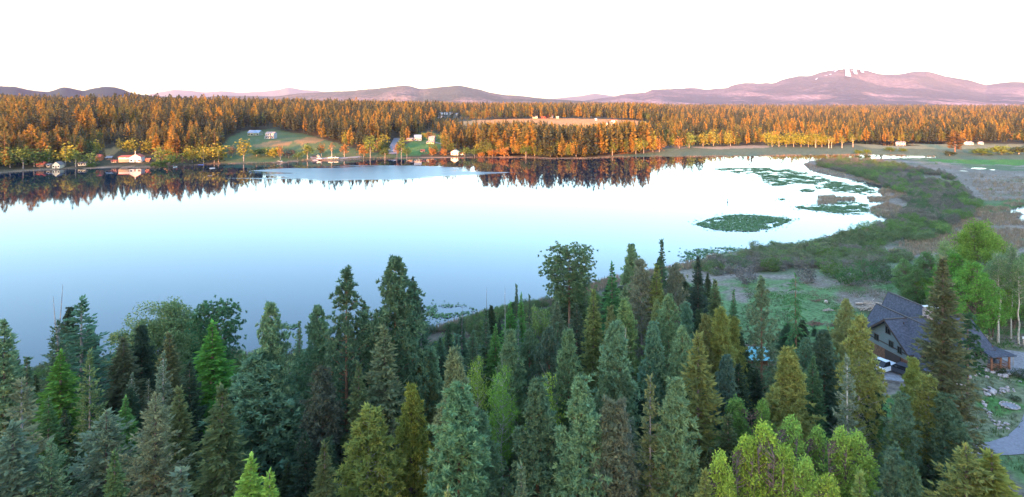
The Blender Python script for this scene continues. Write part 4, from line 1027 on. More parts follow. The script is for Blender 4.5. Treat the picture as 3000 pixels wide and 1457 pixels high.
 ('cedar','cedar_tree',2065,1375,52,15,(.13,.15,.05),'olive cedar top left of the lime clump at the bottom edge'),
 ('broad4','cottonwood_tree',2427,1388,76,15,(.23,.33,.065),'lowest lime cottonwood cut by the bottom edge'),
 ('cedar','cedar_tree',2518,1383,56,15,(.12,.17,.055),'olive green cedar right of the lowest lime cottonwood'),
 ('fir3','fir_tree',2830,1305,135,17,GO,'big golden fir at the bottom right, left peak'),
 ('cedar','fir_tree',2905,1328,115,16,(.24,.22,.06),'big golden fir at the bottom right, right peak'),
 # right hand grove
 ('broad1','cottonwood_tree',2871,645,72,20,(.115,.20,.045),'tall leafy green cottonwood rising highest behind the log house'),
 ('broad2','cottonwood_tree',2800,735,62,16,(.075,.19,.04),'vivid green tree below the tallest cottonwood'),
 ('broad2','cottonwood_tree',2850,760,66,16,(.07,.17,.04),'green leafy tree under the middle of the tallest cottonwood'),
 ('broad2','willow_tree',2717,735,44,12,(.065,.125,.055),'dark green leafy tree left of the huge spruce tip'),
 ('broad2','willow_tree',2650,756,30,10,(.075,.14,.06),'slim green tree above the wooden stump'),
 ('broad2','willow_tree',2690,785,44,10,(.065,.12,.05),'bushy green tree right of the wooden stump'),
 ('aspen2','aspen_tree',2768,700,30,17,(.10,.16,.07),'thin pale aspen just behind the tip of the huge spruce'),
 ('aspen2','aspen_tree',2925,735,34,17,(.09,.15,.085),'forked white stemmed aspen right of the tallest cottonwood'),
 ('aspen2','aspen_tree',2962,712,24,18,(.08,.13,.075),'tall bare white aspen stem near the right edge'),
 ('aspen2','aspen_tree',2985,755,30,16,(.08,.14,.07),'leaning white aspen second from the right edge'),
 ('aspen2','aspen_tree',3010,745,32,16,(.09,.15,.07),'white aspen cut by the right picture edge'),
 ('broad2','cottonwood_tree',2790,800,52,11,(.075,.19,.045),'vivid green low tree just right of the huge spruce'),
 ('broad2','cottonwood_tree',2870,815,54,11,(.075,.18,.045),'leafy low tree under the tallest cottonwood above the sapling row'),
 ('broad3','willow_tree',2965,800,56,11,(.065,.14,.05),'dark green low tree behind the sapling row near the right edge'),
 ('broad2','willow_tree',2950,745,48,14,(.06,.115,.055),'dark leafy tree behind the white aspen stems'),
 ('broad2','cottonwood_tree',2905,770,56,14,(.08,.17,.045),'green leafy tree at the foot of the white aspens'),
 ('broad3','cottonwood_tree',2835,800,52,12,(.08,.19,.045),'vivid green low tree between the huge spruce and the aspens'),
 ('broad2','willow_tree',3005,740,48,14,(.06,.12,.055),'dark leafy tree behind the rightmost aspen'),
]
_NY = np.concatenate([np.arange(24, 330, .75)])
def near_spot(px, py, h):
    X = (px-1500)/F*_NY; Z = terr(X, _NY); zt = H-_NY*(py-YH)/F; hh = zt-Z
    land = sdist(X, _NY, LAKE) > 1.2
    c = np.where(land, np.abs(hh-h), 1e6); c = np.where(hh < 1.0, 1e6, c)
    i = int(np.argmin(c)); return np.array([X[i], _NY[i], Z[i]]), hh[i]
taken = []
def warm(c):
    k = 1.25 if c[1] > .185 else 1.72
    g = c[1]*k; return (min(c[0]*k*1.08, .93*g), g, c[2]*k*.88)
WID = {'pine':1.12,'fir1':1.15,'fir2':1.15,'fir3':1.12,'fir4':1.2,'ceda':1.12,'larc':1.12,'spru':1.1,'silv':1.15}
for k, nm, px, py, rp, h, col, lab in NEAR:
    g, hh = near_spot(px, py, h); r = rp*g[1]/F*(1+.22*min(1, max(0, (py-1000)/250)))
    taken.append((g[0], g[1], r))
    plant(k, nm, tuple(g-np.array([0,0,.15])), r*(1.0 if k == 'pine3' else .92 if k == 'broad4' else WID.get(k[:4], 1.05)), hh+.1, warm(col), lab, 'tree', 'trees on the near shore')
# the leaning pine at the stony bank: its own trunk
g = hit(2835, 1216); hh = 55-g[1]*(912-YH)/F-g[2]
plant('bent', 'pine_tree', tuple(g), 34*g[1]/F*1.1, hh, (.06,.125,.06), 'thin pine with a long crooked bare trunk on the stony bank', 'tree', 'trees on the near shore', rz=2.2)
# lesser conifers in the shade between them
rg = np.random.default_rng(12); nfill = 0; tries = 0
fill = {}
FLM = [(-300,'dead topped fir'),(330,'big round cottonwood'),(600,'bright green larch'),(760,'knobbly topped pine'),(960,'two tallest pines'),(1250,'lily scatter'),(1420,'bare spires'),(1600,'round topped pine'),(1780,'grey pointed pine'),(1960,'dark marsh spruce'),(2110,'turquoise roof'),(2275,'shaggy larch'),(2480,'white pickup truck'),(2640,'huge brownish spruce')]
while nfill < 105 and tries < 6000:
    tries += 1
    Y = rg.uniform(42, 150); X = rg.uniform(-.9, .62)*Y
    if sdist(np.array([X]), np.array([Y]), LAKE)[0] < 4: continue
    z = T1(X, Y); px, py = topx(X, Y, z)
    if 2140 < px < 2275 and py < 1250: continue
    if px > 2640 and py < 1500 or (px > 2100 and py < 1130 and Y > 88): continue
    if min((math.hypot(X-a, Y-b)-.55*c) for a, b, c in taken) < 1.1: continue
    # never taller than what the photograph shows in that direction
    lim = 1e9
    for k, nm, ax, ay, ar, h, col, lab in NEAR:
        if abs(px-ax) < ar*.8: lim = min(lim, ay)
    if lim > 1e8: continue
    h = min(H-Y*(lim+50-YH)/F-z, rg.uniform(8, 16))
    if h < 4: continue
    taken.append((X, Y, 2)); nfill += 1
    k = ['pine6','fir1','cedar','pine2'][nfill % 4]
    e = plant(k, {'pine6':'pine_tree','pine2':'pine_tree','fir1':'fir_tree','cedar':'cedar_tree'}[k], (X, Y, z-.15), h*.17, h, [(.07,.11,.06), (.06,.095,.055), (.08,.11,.05), (.075,.11,.065)][nfill % 4],
          'dark lower conifer filling the shade between the taller near shore trees', 'tree', 'shaded conifers between the near trees')
    fill.setdefault(max(l for l in FLM if l[0] <= px), []).append((e, Y))
for l, it in fill.items(): rank_labels(it, 'lower shaded conifer, %s from the front in the column below the '+l[1])

# low bushes and seedlings on the shaded forest floor
Xu, Yu = np.meshgrid(np.arange(-150, 110, 2.3), np.arange(30, 165, 2.3)); Xu = Xu.ravel()+rg.uniform(-1.1,1.1,Xu.size); Yu = Yu.ravel()+rg.uniform(-1.1,1.1,Yu.size)
uu = Xu/Yu; k = (np.abs(uu) < .9) & (sdist(Xu, Yu, LAKE) > 3) & ((uu < .30) | ((Yu < 88) & (uu < .62))) & (fbm(Xu/8, Yu/8, 3, 190) > .40); Xu, Yu = Xu[k], Yu[k]; Zu = terr(Xu, Yu); n = len(Xu)
usrc = []
for i, (kk, c) in enumerate([('bush1',(.10,.15,.06)),('bush3',(.085,.13,.06)),('bush1',(.14,.16,.08)),('bush3',(.12,.20,.06))]):
    me = KIND[kk][3].copy(); tint_mesh(me, c); usrc.append(bpy.data.objects.new('floor_bush_%d' % i, me))
s_ = rg.uniform(.35, .95, n)
scatter('undergrowth', np.column_stack([Xu, Yu, Zu-.1]), np.column_stack([s_, s_, s_*rg.uniform(.6,1.3,n)]), rg.uniform(0,6.28,n), rg.integers(0,4,n), usrc, 'bushes and seedlings on the shaded forest floor of the near shore')
# ------------------------------------------------------------------ marsh: willow thicket, reeds, lily pads
def fill_px(P, spacing, seed, z=.3):
    """points on the ground inside a photo-pixel outline"""
    rg = np.random.default_rng(seed); W = [w2(*p, z) for p in P]
    xs = [w[0] for w in W]; ys = [w[1] for w in W]
    gx = np.arange(min(xs), max(xs), spacing); gy = np.arange(min(ys), max(ys), spacing)
    X, Y = np.meshgrid(gx, gy); X = X.ravel()+rg.uniform(-.5,.5,X.size)*spacing; Y = Y.ravel()+rg.uniform(-.5,.5,Y.size)*spacing
    k = inpoly(X, Y, W); return X[k], Y[k]
TH1 = [(2395,476),(2470,464),(2560,474),(2700,500),(2800,520),(2830,560),(2872,600),(2835,640),(2770,690),(2700,715),(2600,722),(2540,742),(2440,735),(2455,705),(2560,668),(2640,645),(2655,610),(2640,570),(2560,535),(2470,506),(2400,492)]
TH2 = [(2420,707),(2500,742),(2560,772),(2640,770),(2690,800),(2600,826),(2500,845),(2440,850),(2380,832),(2300,838),(2200,828),(2090,838),(2030,800),(2080,775),(2200,738),(2320,722)]
BC = [(.12,.165,.08),(.14,.17,.09),(.18,.175,.13),(.10,.16,.08),(.17,.16,.135),(.13,.21,.07)]
bk = ['bush1','bush2','bush3']
rg = np.random.default_rng(44); nbush = 0
X, Y = fill_px(TH2, 3.5, 3)
thick = {}
named = {}
def bush_at(px, py):
    g = hit(px, py); return g
BUSH_NAMED = [(2440,800,34,(.10,.17,.05),'bush1','roundest green willow bush at the clearing edge of the thicket'),(2360,815,34,(.12,.115,.10),'bush2','grey twiggy willow bush with dark stems at the clearing edge'),
 (2180,818,40,(.135,.125,.12),'bush2','pale grey leafless willow bush at the left end of the thicket'),(2420,745,26,(.11,.19,.05),'bush1','bright green dome shaped bush by the small puddles'),
 (2540,805,40,(.07,.14,.06),'bush3','big green bush at the right end of the thicket'),(2610,815,30,(.08,.13,.06),'bush1','dark green bush left of the wooden stump'),(2580,790,30,(.085,.125,.06),'bush3','bushy shrub among the tan reeds left of the stump'),
 (2560,735,30,(.09,.15,.055),'bush1','rounded green bush in the reeds below the large thicket'),(2495,822,40,(.075,.15,.055),'bush1','broad green bush in the middle of the clearing edge'),(2260,780,30,(.10,.16,.05),'bush1','small yellow green bush in the near thicket')]
for px, py, rp, col, k, lab in BUSH_NAMED:
    g = hit(px, py+14); r = rp*g[1]/F; plant(k, 'willow_bush', tuple(g-np.array([0,0,.1])), r, r*1.5, col, lab, 'bush', 'willow bushes of the marsh'); 
nz_ = fbm(X/18, Y/18, 3, 101)
for x, y, q in zip(X, Y, nz_):
    z = T1(x, y)
    if z < .05: continue
    r = rg.uniform(1.5, 2.7); ci = int((q*2.2+rg.uniform(0,.5))*4) % 6; c = BC[ci]
    qx, qy = topx(x, y, z)
    e = plant(bk[int(rg.integers(3))], 'willow_bush', (x, y, z-.1), r, r*rg.uniform(1.05,1.5), c, 'grey green willow bush packed among others in the near marsh thicket', 'bush', 'willow bushes of the near thicket'); nbush += 1
    w = ('dark green','olive','grey','deep green','brown grey','light green')[ci]; d = 'front' if qy > 795 else 'middle' if qy > 765 else 'back'
    thick.setdefault((w, d), []).append((e, qx))
for (w, d), it in thick.items(): rank_labels(it, w+' willow bush, %s such from left at the near thicket '+d)
def tinted(key, nm, cols):
    out = []
    for i, c in enumerate(cols):
        tm, cm = KIND[key][2], KIND[key][3]
        me = cm.copy(); tint_mesh(me, c); out.append(bpy.data.objects.new('%s_%02d' % (nm, i), me))
    return out
bs = tinted('bush1', 'thicket_a', BC[:3])+tinted('bush3', 'thicket_b', BC[3:])
X, Y = fill_px(TH1, 4.6, 4)
Z = terr(X, Y); k = (Z > .08) & (fbm(X/25, Y/25, 3, 55) > .34); X, Y, Z = X[k], Y[k], Z[k]; n = len(X)
s_ = rg.uniform(.8, 1.6, n)
scatter('thicket', np.stack([X, Y, Z-.1], 1), np.stack([s_, s_, s_*rg.uniform(.7,1.15,n)], 1), rg.uniform(0,6.28,n), (fbm(X/40, Y/40, 3, 66)*9+rg.uniform(0,2,n)).astype(int) % 6, bs, 'long dark green willow thicket curving through the marsh')
# scattered low shrubs on the open marsh and far meadow
X, Y = fill_px([(2700,478),(3000,495),(3100,600),(2900,600),(2850,540),(2760,505)], 13, 8); Z = terr(X, Y); k = (Z > .1) & (rg.random(len(X)) < .35); X, Y, Z = X[k], Y[k], Z[k]; n = len(X)
scatter('undergrowth', np.stack([X, Y, Z], 1), rg.uniform(.2,.55,n), rg.uniform(0,6.28,n), rg.integers(0,6,n), [o.copy() for o in bs], 'low scattered shrubs on the wet marsh')

# reeds
def reed_mesh(seed, col, hgt, n=11):
    rg = np.random.default_rng(seed); Fo = Fol(rg)
    P = rg.normal(0, .38, (n,3)); P[:,2] = 0
    D = unit(np.concatenate([rg.normal(0,.16,(n,2)), np.ones((n,1))], 1))
    Fo.kites(P, D, hgt*rg.uniform(.6,1.15,n), .13*rg.uniform(.7,1.4,n), tints(rg, n, .25)*np.array(col), 1)
    return bpy.data.objects.new('reed_tuft_%d' % seed, Fo.mesh('reed_tuft', M['leaf']))
REED = [(.26,.19,.135),(.22,.165,.12),(.30,.23,.17),(.20,.17,.11)]
rs = [reed_mesh(200+i, c, (1.5,1.8,1.35,1.6)[i]) for i, c in enumerate(REED)]
RB = [([(2352,478),(2372,499),(2400,509),(2455,521),(2534,534),(2610,548),(2600,532),(2500,508),(2400,484)],1.5),([(2534,532),(2600,546),(2568,562),(2600,582),(2650,588),(2665,560),(2610,538)],1.4),
 ([(2543,610),(2600,596),(2660,615),(2650,640),(2600,650),(2552,630)],1.3),([(2420,694),(2470,682),(2540,668),(2560,675),(2480,700),(2430,708)],1.2),
 ([(1281,968),(1340,945),(1400,926),(1480,912),(1560,893),(1642,872),(1710,846),(1775,821),(1850,800),(1870,812),(1800,850),(1700,885),(1600,910),(1480,938),(1400,955),(1300,992)],.75),
 ([(1069,1003),(1180,985),(1281,968),(1300,985),(1180,1010),(1060,1025)],.8),([(1880,800),(1993,779),(2080,752),(2140,742),(2120,770),(2020,800),(1900,825)],1.0),
 ([(2640,715),(2720,690),(2790,665),(2870,610),(2960,596),(3080,600),(3080,760),(2900,765),(2800,745),(2720,775),(2640,770),(2560,768),(2560,745),(2610,735)],1.35),
 ([(2830,505),(3000,520),(3080,560),(3000,590),(2890,590),(2850,545)],2.6),
 ([(280,1066),(520,1053),(700,1044),(800,1042),(800,1050),(520,1064),(280,1078)],.8)]
pts = []
for i, (P, sp) in enumerate(RB):
    X, Y = fill_px(P, sp, 300+i, .25); k = fbm(X/7, Y/7, 3, 120+i) > .36; pts.append(np.stack([X[k], Y[k]], 1))
# thin reed fringe along the far shore
fw = np.array([w2(*p) for p in FAR[2:]]); seg = np.hypot(*np.diff(fw, axis=0).T); tt = rg.uniform(0, seg.sum(), 2600); cum = np.concatenate([[0], np.cumsum(seg)])
fxx = np.interp(tt, cum, fw[:,0]); fyy = np.interp(tt, cum, fw[:,1])+np.abs(rg.normal(0, 2.2, 2600)); k = fbm(fxx/16, fyy*0, 3, 140) > .4
pts.append(np.stack([fxx[k], fyy[k]], 1))
pts = np.vstack(pts); Z = terr(pts[:,0], pts[:,1]); k = Z > -.12; pts, Z = pts[k], Z[k]; n = len(pts)
far_k = np.where(pts[:,1] > 425, .62, 1.)
scatter('reeds', np.column_stack([pts, Z-.05]), rg.uniform(.7,1.2,n)*far_k, rg.uniform(0,6.28,n), rg.integers(0,4,n), rs, 'pale tan cattail reeds along the marsh and the lake edge')
# reed islets standing in the channel
for P, lab in [([(2396,575),(2446,572),(2448,583),(2400,584)],'tan reed islet, upper left of the four in the marsh inlet'),([(2448,577),(2502,577),(2506,589),(2450,590)],'tan reed islet, upper right of the four in the marsh inlet'),
               ([(2392,586),(2450,584),(2452,597),(2396,599)],'tan reed islet, lowest of the four in the marsh inlet'),([(2540,576),(2608,578),(2606,592),(2548,592)],'tan reed islet touching the right bank of the marsh inlet')]:
    X, Y = fill_px(P, 1.0, 9, 0); n = len(X)
    V = []; Fo = Fol(np.random.default_rng(5))
    for x, y in zip(X, Y):
        m = 9; q = np.column_stack([np.full(m, x)+rg.normal(0,.4,m), np.full(m, y)+rg.normal(0,.4,m), np.zeros(m)-.05])
        Fo.kites(q, unit(np.column_stack([rg.normal(0,.16,(m,2)), np.ones(m)])), rg.uniform(.4,1.25,m), .14, tints(rg, m, .2)*np.array(REED[int(rg.integers(4))]), 1)
    o = obj('reed_islet', Fo.mesh('reed_islet', M['leaf'])); o.color = (1,1,1,1); tag(o, lab, kind='stuff')

# lily pads: every pad a small tilted leaf on the water
M['pad'] = foliage_mat('lily_leaf', .1, .0)
def lilies(P, cover, seed, lab, size=.42, thr=.4, ns=5):
    rg = np.random.default_rng(seed); W = [w2(*p) for p in P]; wa = np.array(W); sp = size*1.25
    X, Y = np.meshgrid(np.arange(wa[:,0].min()-5, wa[:,0].max()+5, sp), np.arange(wa[:,1].min()-7, wa[:,1].max()+7, sp)); X = X.ravel()+rg.uniform(-.5,.5,X.size)*sp; Y = Y.ravel()+rg.uniform(-.5,.5,Y.size)*sp
    s = -sdist(X, Y, W); k = (s > 0) | ((s > -5) & (rg.random(len(X)) < .16*np.exp(s/2.))); X, Y, s = X[k], Y[k], s[k]
    q = fbm(X/ns, Y/ns*1.3, 4, seed)
    k = (rg.random(len(X)) < cover) & ((q*1.9-.5+np.minimum(s, 6)*.045 > thr) | ((s < 1) & (rg.random(len(X)) < .3))) & (sdist(X, Y, LAKE) < 3); X, Y = X[k], Y[k]; n = len(X)
    r = size*rg.uniform(.6,1.25,n); a = rg.uniform(0,6.28,n)[:,None]+np.arange(6)*1.047
    tl = rg.normal(0,.13,(n,2))
    ox, oy = np.cos(a)*r[:,None], np.sin(a)*r[:,None]
    V = np.stack([X[:,None]+ox, Y[:,None]+oy, .07+np.abs(ox*tl[:,:1]+oy*tl[:,1:])+rg.uniform(0,.12,(n,1))+ox*0], -1)
    i = np.arange(n)*6
    Fq = np.concatenate([np.stack([i,i+1,i+2,i+3],1), np.stack([i,i+3,i+4,i+5],1)])
    c = np.repeat(tints(rg, n, .3)*np.array((.085,.15,.065)), 6, 0)
    o = obj('lily_pads', mesh_np('lily_pads', V.reshape(-1,3), Fq, M['pad'], c)); o.color = (1,1,1,1)
    return tag(o, lab, kind='stuff')
lilies([(2036,657),(2075,643),(2110,633),(2170,629),(2250,633),(2312,640),(2318,646),(2290,659),(2250,672),(2200,680),(2120,677),(2078,670)], 1, 21, 'large oval mat of lily pads alone in the open water', .46, .27)
lilies([(2085,494),(2150,491),(2250,492),(2360,498),(2370,513),(2300,526),(2250,524),(2200,513),(2130,505)], .95, 22, 'long far strip of lily pads pointing left from the marsh', .45, .66)
lilies([(2230,514),(2400,515),(2440,530),(2530,545),(2575,562),(2540,571),(2440,563),(2425,546),(2330,538),(2270,547),(2235,532)], 1, 23, 'wide dark mat of lily pads filling the mouth of the marsh inlet', .45, .57)
lilies([(2342,558),(2360,553),(2388,555),(2384,563),(2350,562)], 1, 24, 'small lily patch left of the inlet mouth', .5, .3)
lilies([(2385,546),(2440,547),(2436,554),(2392,553)], 1, 25, 'little lily patch just above the reed islets', .5, .35)
lilies([(2328,606),(2400,600),(2480,605),(2545,613),(2550,627),(2470,629),(2400,623),(2345,613)], 1, 26, 'speckled lily mat below the reed islets', .5, .52)
lilies([(2430,594),(2500,592),(2545,600),(2540,612),(2450,606)], 1, 27, 'green lily mat between the reed islets and the right bank', .5, .38)
lilies([(1982,744),(2050,728),(2130,726),(2188,729),(2150,746),(2080,754),(2000,768)], .6, 28, 'broken lily patch by the bank left of the willow thicket', .42, .46, 6)
lilies([(1248,898),(1300,893),(1370,896),(1397,910),(1350,925),(1290,942),(1252,922)], .55, 29, 'thin scatter of lily pads beyond the middle fir tops', .3, .44, 6)
lilies([(2282,584),(2292,582),(2300,585),(2290,588)], 1, 30, 'lone tiny lily clump in the open water', .5, .2)
lilies([(830,956),(870,950),(880,958),(850,966)], .5, 31, 'tiny sparse lily patch near the tall pines', .3, .3)
# young aspens in a row behind the log house
saps = [[], []]
row = [(2672,905),(2690,912),(2705,903),(2722,915),(2738,905),(2700,925),(2725,925),(2752,918)]+[(2815+i*13, 922+((i*7) % 5)*6) for i in range(16)]+[(2850+i*17, 905) for i in range(9)]
for i, (px, py) in enumerate(row):
    g = hit(px, py); h = rg.uniform(6.2, 8.4); c = (.15,.24,.045) if i < 8 else (.105,.22,.045)
    saps[i >= 8].append((plant('sapling', 'aspen_sapling', tuple(g-np.array([0,0,.1])), rg.uniform(1.1,1.7), h, c, 'yellow green young aspen in the small clump right of the stump' if i < 8 else 'green young aspen in the dense row behind the log house', 'tree', 'young aspens behind the house'), px))
rank_labels(saps[0], 'yellow green young aspen, %s from left in the clump right of the stump')
rank_labels(saps[1], 'green young aspen, %s from left in the dense row behind the log house')
# grass tufts on the clearing
DRIVE = [hit(*p)[:2] for p in [(2690,1314),(2780,1306),(2840,1301),(2900,1293),(2950,1276),(2982,1245),(2995,1208),(3060,1170),(3160,1320),(3060,1333),(2920,1340),(2780,1345),(2690,1350)]]
YARD = [hit(*p)[:2] for p in [(2885,1026),(2960,1024),(3060,1040),(3060,1130),(2965,1100),(2893,1068)]]
def tuft(seed, col):
    rg = np.random.default_rng(seed); Fo = Fol(rg); n = 12; P = rg.normal(0,.28,(n,3)); P[:,2] = 0
    Fo.kites(P, unit(np.column_stack([rg.normal(0,.45,(n,2)), np.ones(n)])), rg.uniform(.2,.5,n), .07, tints(rg,n,.3)*np.array(col), 1)
    return bpy.data.objects.new('grass_tuft_%d' % seed, Fo.mesh('grass_tuft', M['leaf']))
gs = [tuft(400, (.08,.13,.045)), tuft(401, (.12,.13,.07)), tuft(402, (.07,.16,.04)), tuft(403, (.16,.13,.09))]
X, Y = fill_px([(2180,820),(2700,800),(3060,860),(3060,1457),(2850,1457),(2780,1130),(2560,1040),(2150,1060)], 1.05, 71, 8)
k = (fbm(X/5, Y/5, 3, 72) > .45) & ~inpoly(X, Y, DRIVE) & ~inpoly(X, Y, YARD); X, Y = X[k], Y[k]; Z = terr(X, Y); n = len(X)
scatter('grass', np.column_stack([X, Y, Z-.03]), rg.uniform(.6,1.7,n), rg.uniform(0,6.28,n), np.clip((fbm(X/20,Y/20,3,73)*6-1+rg.uniform(-.7,.7,n)).astype(int),0,3), gs, 'rough grass and weeds on the clearing round the log house')
# ------------------------------------------------------------------ log house
M['shingle'] = mat('shingle', (.06,.067,.09), .9, 3, .3, stretch=(1,1,1))
M['siding'] = mat('siding', (.135,.165,.165), .85, 4, .15, stretch=(.3,.3,6))
M['log'] = mat('log', (.17,.075,.04), .7, 3, .4, stretch=(1,1,1))
M['logend'] = mat('logend', (.42,.27,.14), .8, 8, .3)
M['trim'] = mat('trim', (.05,.035,.03), .7)
M['glass'] = mat('glass', (.012,.014,.018), .08, spec=.6)
M['stone'] = mat('stone', (.30,.25,.23), .9, 3.5, .45, bump=.6)
M['concrete'] = mat('concrete', (.52,.52,.54), .9, 2, .12)
M['white'] = mat('white_paint', (.60,.60,.59), .6, 2, .06)
M['gravel'] = mat('gravel', (.24,.235,.25), .95, 2.5, .22, bump=.3, detail=8)
M['asphalt'] = mat('asphalt', (.20,.195,.22), .95, 3, .12, detail=8)
M['boulder'] = mat('boulder', (.32,.28,.27), .95, 1.6, .4, bump=.6)
M['wood'] = mat('wood', (.30,.24,.19), .9, 4, .35, stretch=(1,1,.3))
M['brush'] = mat('brush', (.17,.10,.075), .95, 3, .4)
hrz = R(8); hx, hy = 64.6, 104.8; hz0 = 10.55
house = empty('log_house', (hx, hy, hz0), hrz)
tag(house, 'large grey green log house with steep dark gables and a wrapped log porch', 'house')
def gable_walls(name, m, x0, x1, y0, y1, ze, zr, axis, parent, base=-.3):
    """closed gabled block, ridge along axis"""
    b = MB()
    if axis == 'x':
        ym = (y0+y1)/2; b.prism([(x0,y0,base),(x0,y1,base),(x0,y1,ze),(x0,ym,zr),(x0,y0,ze)][::-1], (1,0,0), x1-x0)
    else:
        xm = (x0+x1)/2; b.prism([(x0,y0,base),(x1,y0,base),(x1,y0,ze),(xm,y0,zr),(x0,y0,ze)], (0,1,0), y1-y0)
    return b.build(name, m, parent)
def gable_roof(x0, x1, y0, y1, ze, zr, axis, parent, ov=.7, th=.22, end=.8):
    """two slabs and a ridge cap; eaves overhang ov, gable ends overhang end"""
    out = []
    for sg in (-1, 1):
        b = MB()
        if axis == 'x':
            ym = (y0+y1)/2; hw = (y1-y0)/2; k = (zr-ze)/hw; ye = ym+sg*(hw+ov); zl = ze-k*ov
            b.prism([(x0-end,ym,zr+.03),(x1+end,ym,zr+.03),(x1+end,ye,zl+.03),(x0-end,ye,zl+.03)], (0,0,1), th)
        else:
            xm = (x0+x1)/2; hw = (x1-x0)/2; k = (zr-ze)/hw; xe = xm+sg*(hw+ov); zl = ze-k*ov
            b.prism([(xm,y0-end,zr+.03),(xm,y1+end,zr+.03),(xe,y1+end,zl+.03),(xe,y0-end,zl+.03)], (0,0,1), th)
        rf = b.build('roof', M['shingle'], parent); out.append(rf)
        if sg == -1:
            rc = MB().box(((x0+x1)/2,ym,zr+th+.06),(x1-x0+2*end,.34,.1)) if axis == 'x' else MB().box((xm,(y0+y1)/2,zr+th+.06),(.34,y1-y0+2*end,.1))
            rc.build('ridge_cap', M['trim'], parent)
        f = MB()
        if axis == 'x':
            for xx in (x0-end-.06, x1+end+.02): f.prism([(xx,ym,zr-.12),(xx,ye,zl-.12),(xx,ye,zl+th+.07),(xx,ym,zr+th+.07)], (1,0,0), .05)
            f.box(((x0+x1)/2, ye+sg*.04, zl+.12), (x1-x0+2*end, .05, .22))
        else:
            for yy in (y0-end-.06, y1+end+.02): f.prism([(xm,yy,zr-.12),(xe,yy,zl-.12),(xe,yy,zl+th+.07),(xm,yy,zr+th+.07)], (0,1,0), .05)
            f.box((xe+sg*.04, (y0+y1)/2, zl+.12), (.05, y1-y0+2*end, .22))
        f.build('fascia', M['trim'], rf)
    return out
def window(parent, c, w, h, face):
    """face 'x-' (looks along -x) or 'y-'"""
    fr = MB(); gl = MB(); t = .09
    if face[0] == 'y':
        s = -1 if face[1] == '-' else 1; d = s*.05
        for dz in (-h/2, h/2): fr.box((c[0], c[1]+d, c[2]+dz), (w+t*2, .12, t*1.3))
        for dx in (-w/2, 0, w/2): fr.box((c[0]+dx, c[1]+d*.9, c[2]), (t if dx else t*.6, .12, h))
        gl.box((c[0], c[1]+s*.02, c[2]), (w, .05, h))
    else:
        s = -1 if face[1] == '-' else 1; d = s*.05
        for dz in (-h/2, h/2): fr.box((c[0]+d, c[1], c[2]+dz), (.12, w+t*2, t*1.3))
        for dy in (-w/2, 0, w/2): fr.box((c[0]+d*.9, c[1]+dy, c[2]), (.12, t if dy else t*.6, h))
        gl.box((c[0]+s*.02, c[1], c[2]), (.05, w, h))
    o = fr.build('window', M['trim'], parent); gl.build('pane', M['glass'], o); return o
# wing A: long gable running along x
A = gable_walls('wall', M['siding'], 0, 14.6, -4.6, 4.6, 3.5, 7.0, 'x', house)
gable_roof(0, 14.6, -4.6, 4.6, 3.5, 7.0, 'x', house)
# wing B: gable facing the viewer
gable_walls('wall', M['siding'], .75, 6.15, -5.7, 6.2, 3.6, 7.2, 'y', house)
gable_roof(.75, 6.15, -5.7, 6.2, 3.6, 7.2, 'y', house)
# wing C: taller rear gable
gable_walls('wall', M['siding'], 6.6, 11.4, 1.2, 10.4, 3.4, 7.9, 'y', house)
gable_roof(6.6, 11.4, 1.2, 10.4, 3.4, 7.9, 'y', house, end=.5, ov=.3)
# log storey under the left gable: dark logs with pale ends at the corner
lg = MB()
for i in range(8):
    lg.tube([(-.28, -4.75+.0, -.2+i*.26), (3.2, -4.75, -.2+i*.26)], .13, 8); lg.tube([(-.14, -5.0, -.07+i*.26), (-.14, 4.3, -.07+i*.26)], .13, 8)
lg.build('log_wall', M['log'], house, True)
le = MB()
for i in range(8):
    le.tube([(-.36,-4.75,-.2+i*.26),(-.27,-4.75,-.2+i*.26)], .125, 8); le.tube([(-.14,-5.1,-.07+i*.26),(-.14,-4.99,-.07+i*.26)], .125, 8)
le.build('log_ends', M['logend'], house)
gd = MB().box((-.3, -1.4, .85), (.12, 3.4, 2.1)).build('garage_door', M['trim'], house)
for c, w, h in [((0,0,5.3),1.0,1.15),((0,-2.6,2.9),.8,1.05),((0,-.7,3.2),.9,1.0),((0,2.7,3.1),.95,1.05)]: window(house, c, w, h, 'x-')
for c, w, h in [((1.75,-5.7,2.9),.95,1.05),((4.9,-5.7,2.9),.95,1.05),((3.45,-5.7,5.0),1.5,.9),((8.4,-4.6,2.3),1.1,1.1),((10.6,-4.6,2.3),1.1,1.1),((12.8,-4.6,2.3),1.1,1.1)]: window(house, c, w, h, 'y-')
# truss in the front gable
tr = MB()
tr.tube([(1.0,-6.35,3.75),(5.9,-6.35,3.75)], .13, 8); tr.tube([(3.45,-6.35,3.75),(3.45,-6.35,6.9)], .12, 8)
tr.tube([(2.1,-6.35,3.8),(3.45,-6.35,5.6)], .1, 8); tr.tube([(4.8,-6.35,3.8),(3.45,-6.35,5.6)], .1, 8)
tr.build('truss', M['log'], house, True)
# low shed roof along the front and the log wall beneath it
sr = MB().prism([(.1,-5.75,2.2),(7.6,-5.75,2.2),(7.6,-8.3,1.3),(.1,-8.3,1.3)], (0,0,1), .18).build('porch_roof', M['shingle'], house)
wl_ = MB()
for i in range(7): wl_.tube([(.4,-7.7,-.25+i*.24),(7.3,-7.7,-.25+i*.24)], .125, 8)
wl_.build('log_wall', M['log'], house, True)
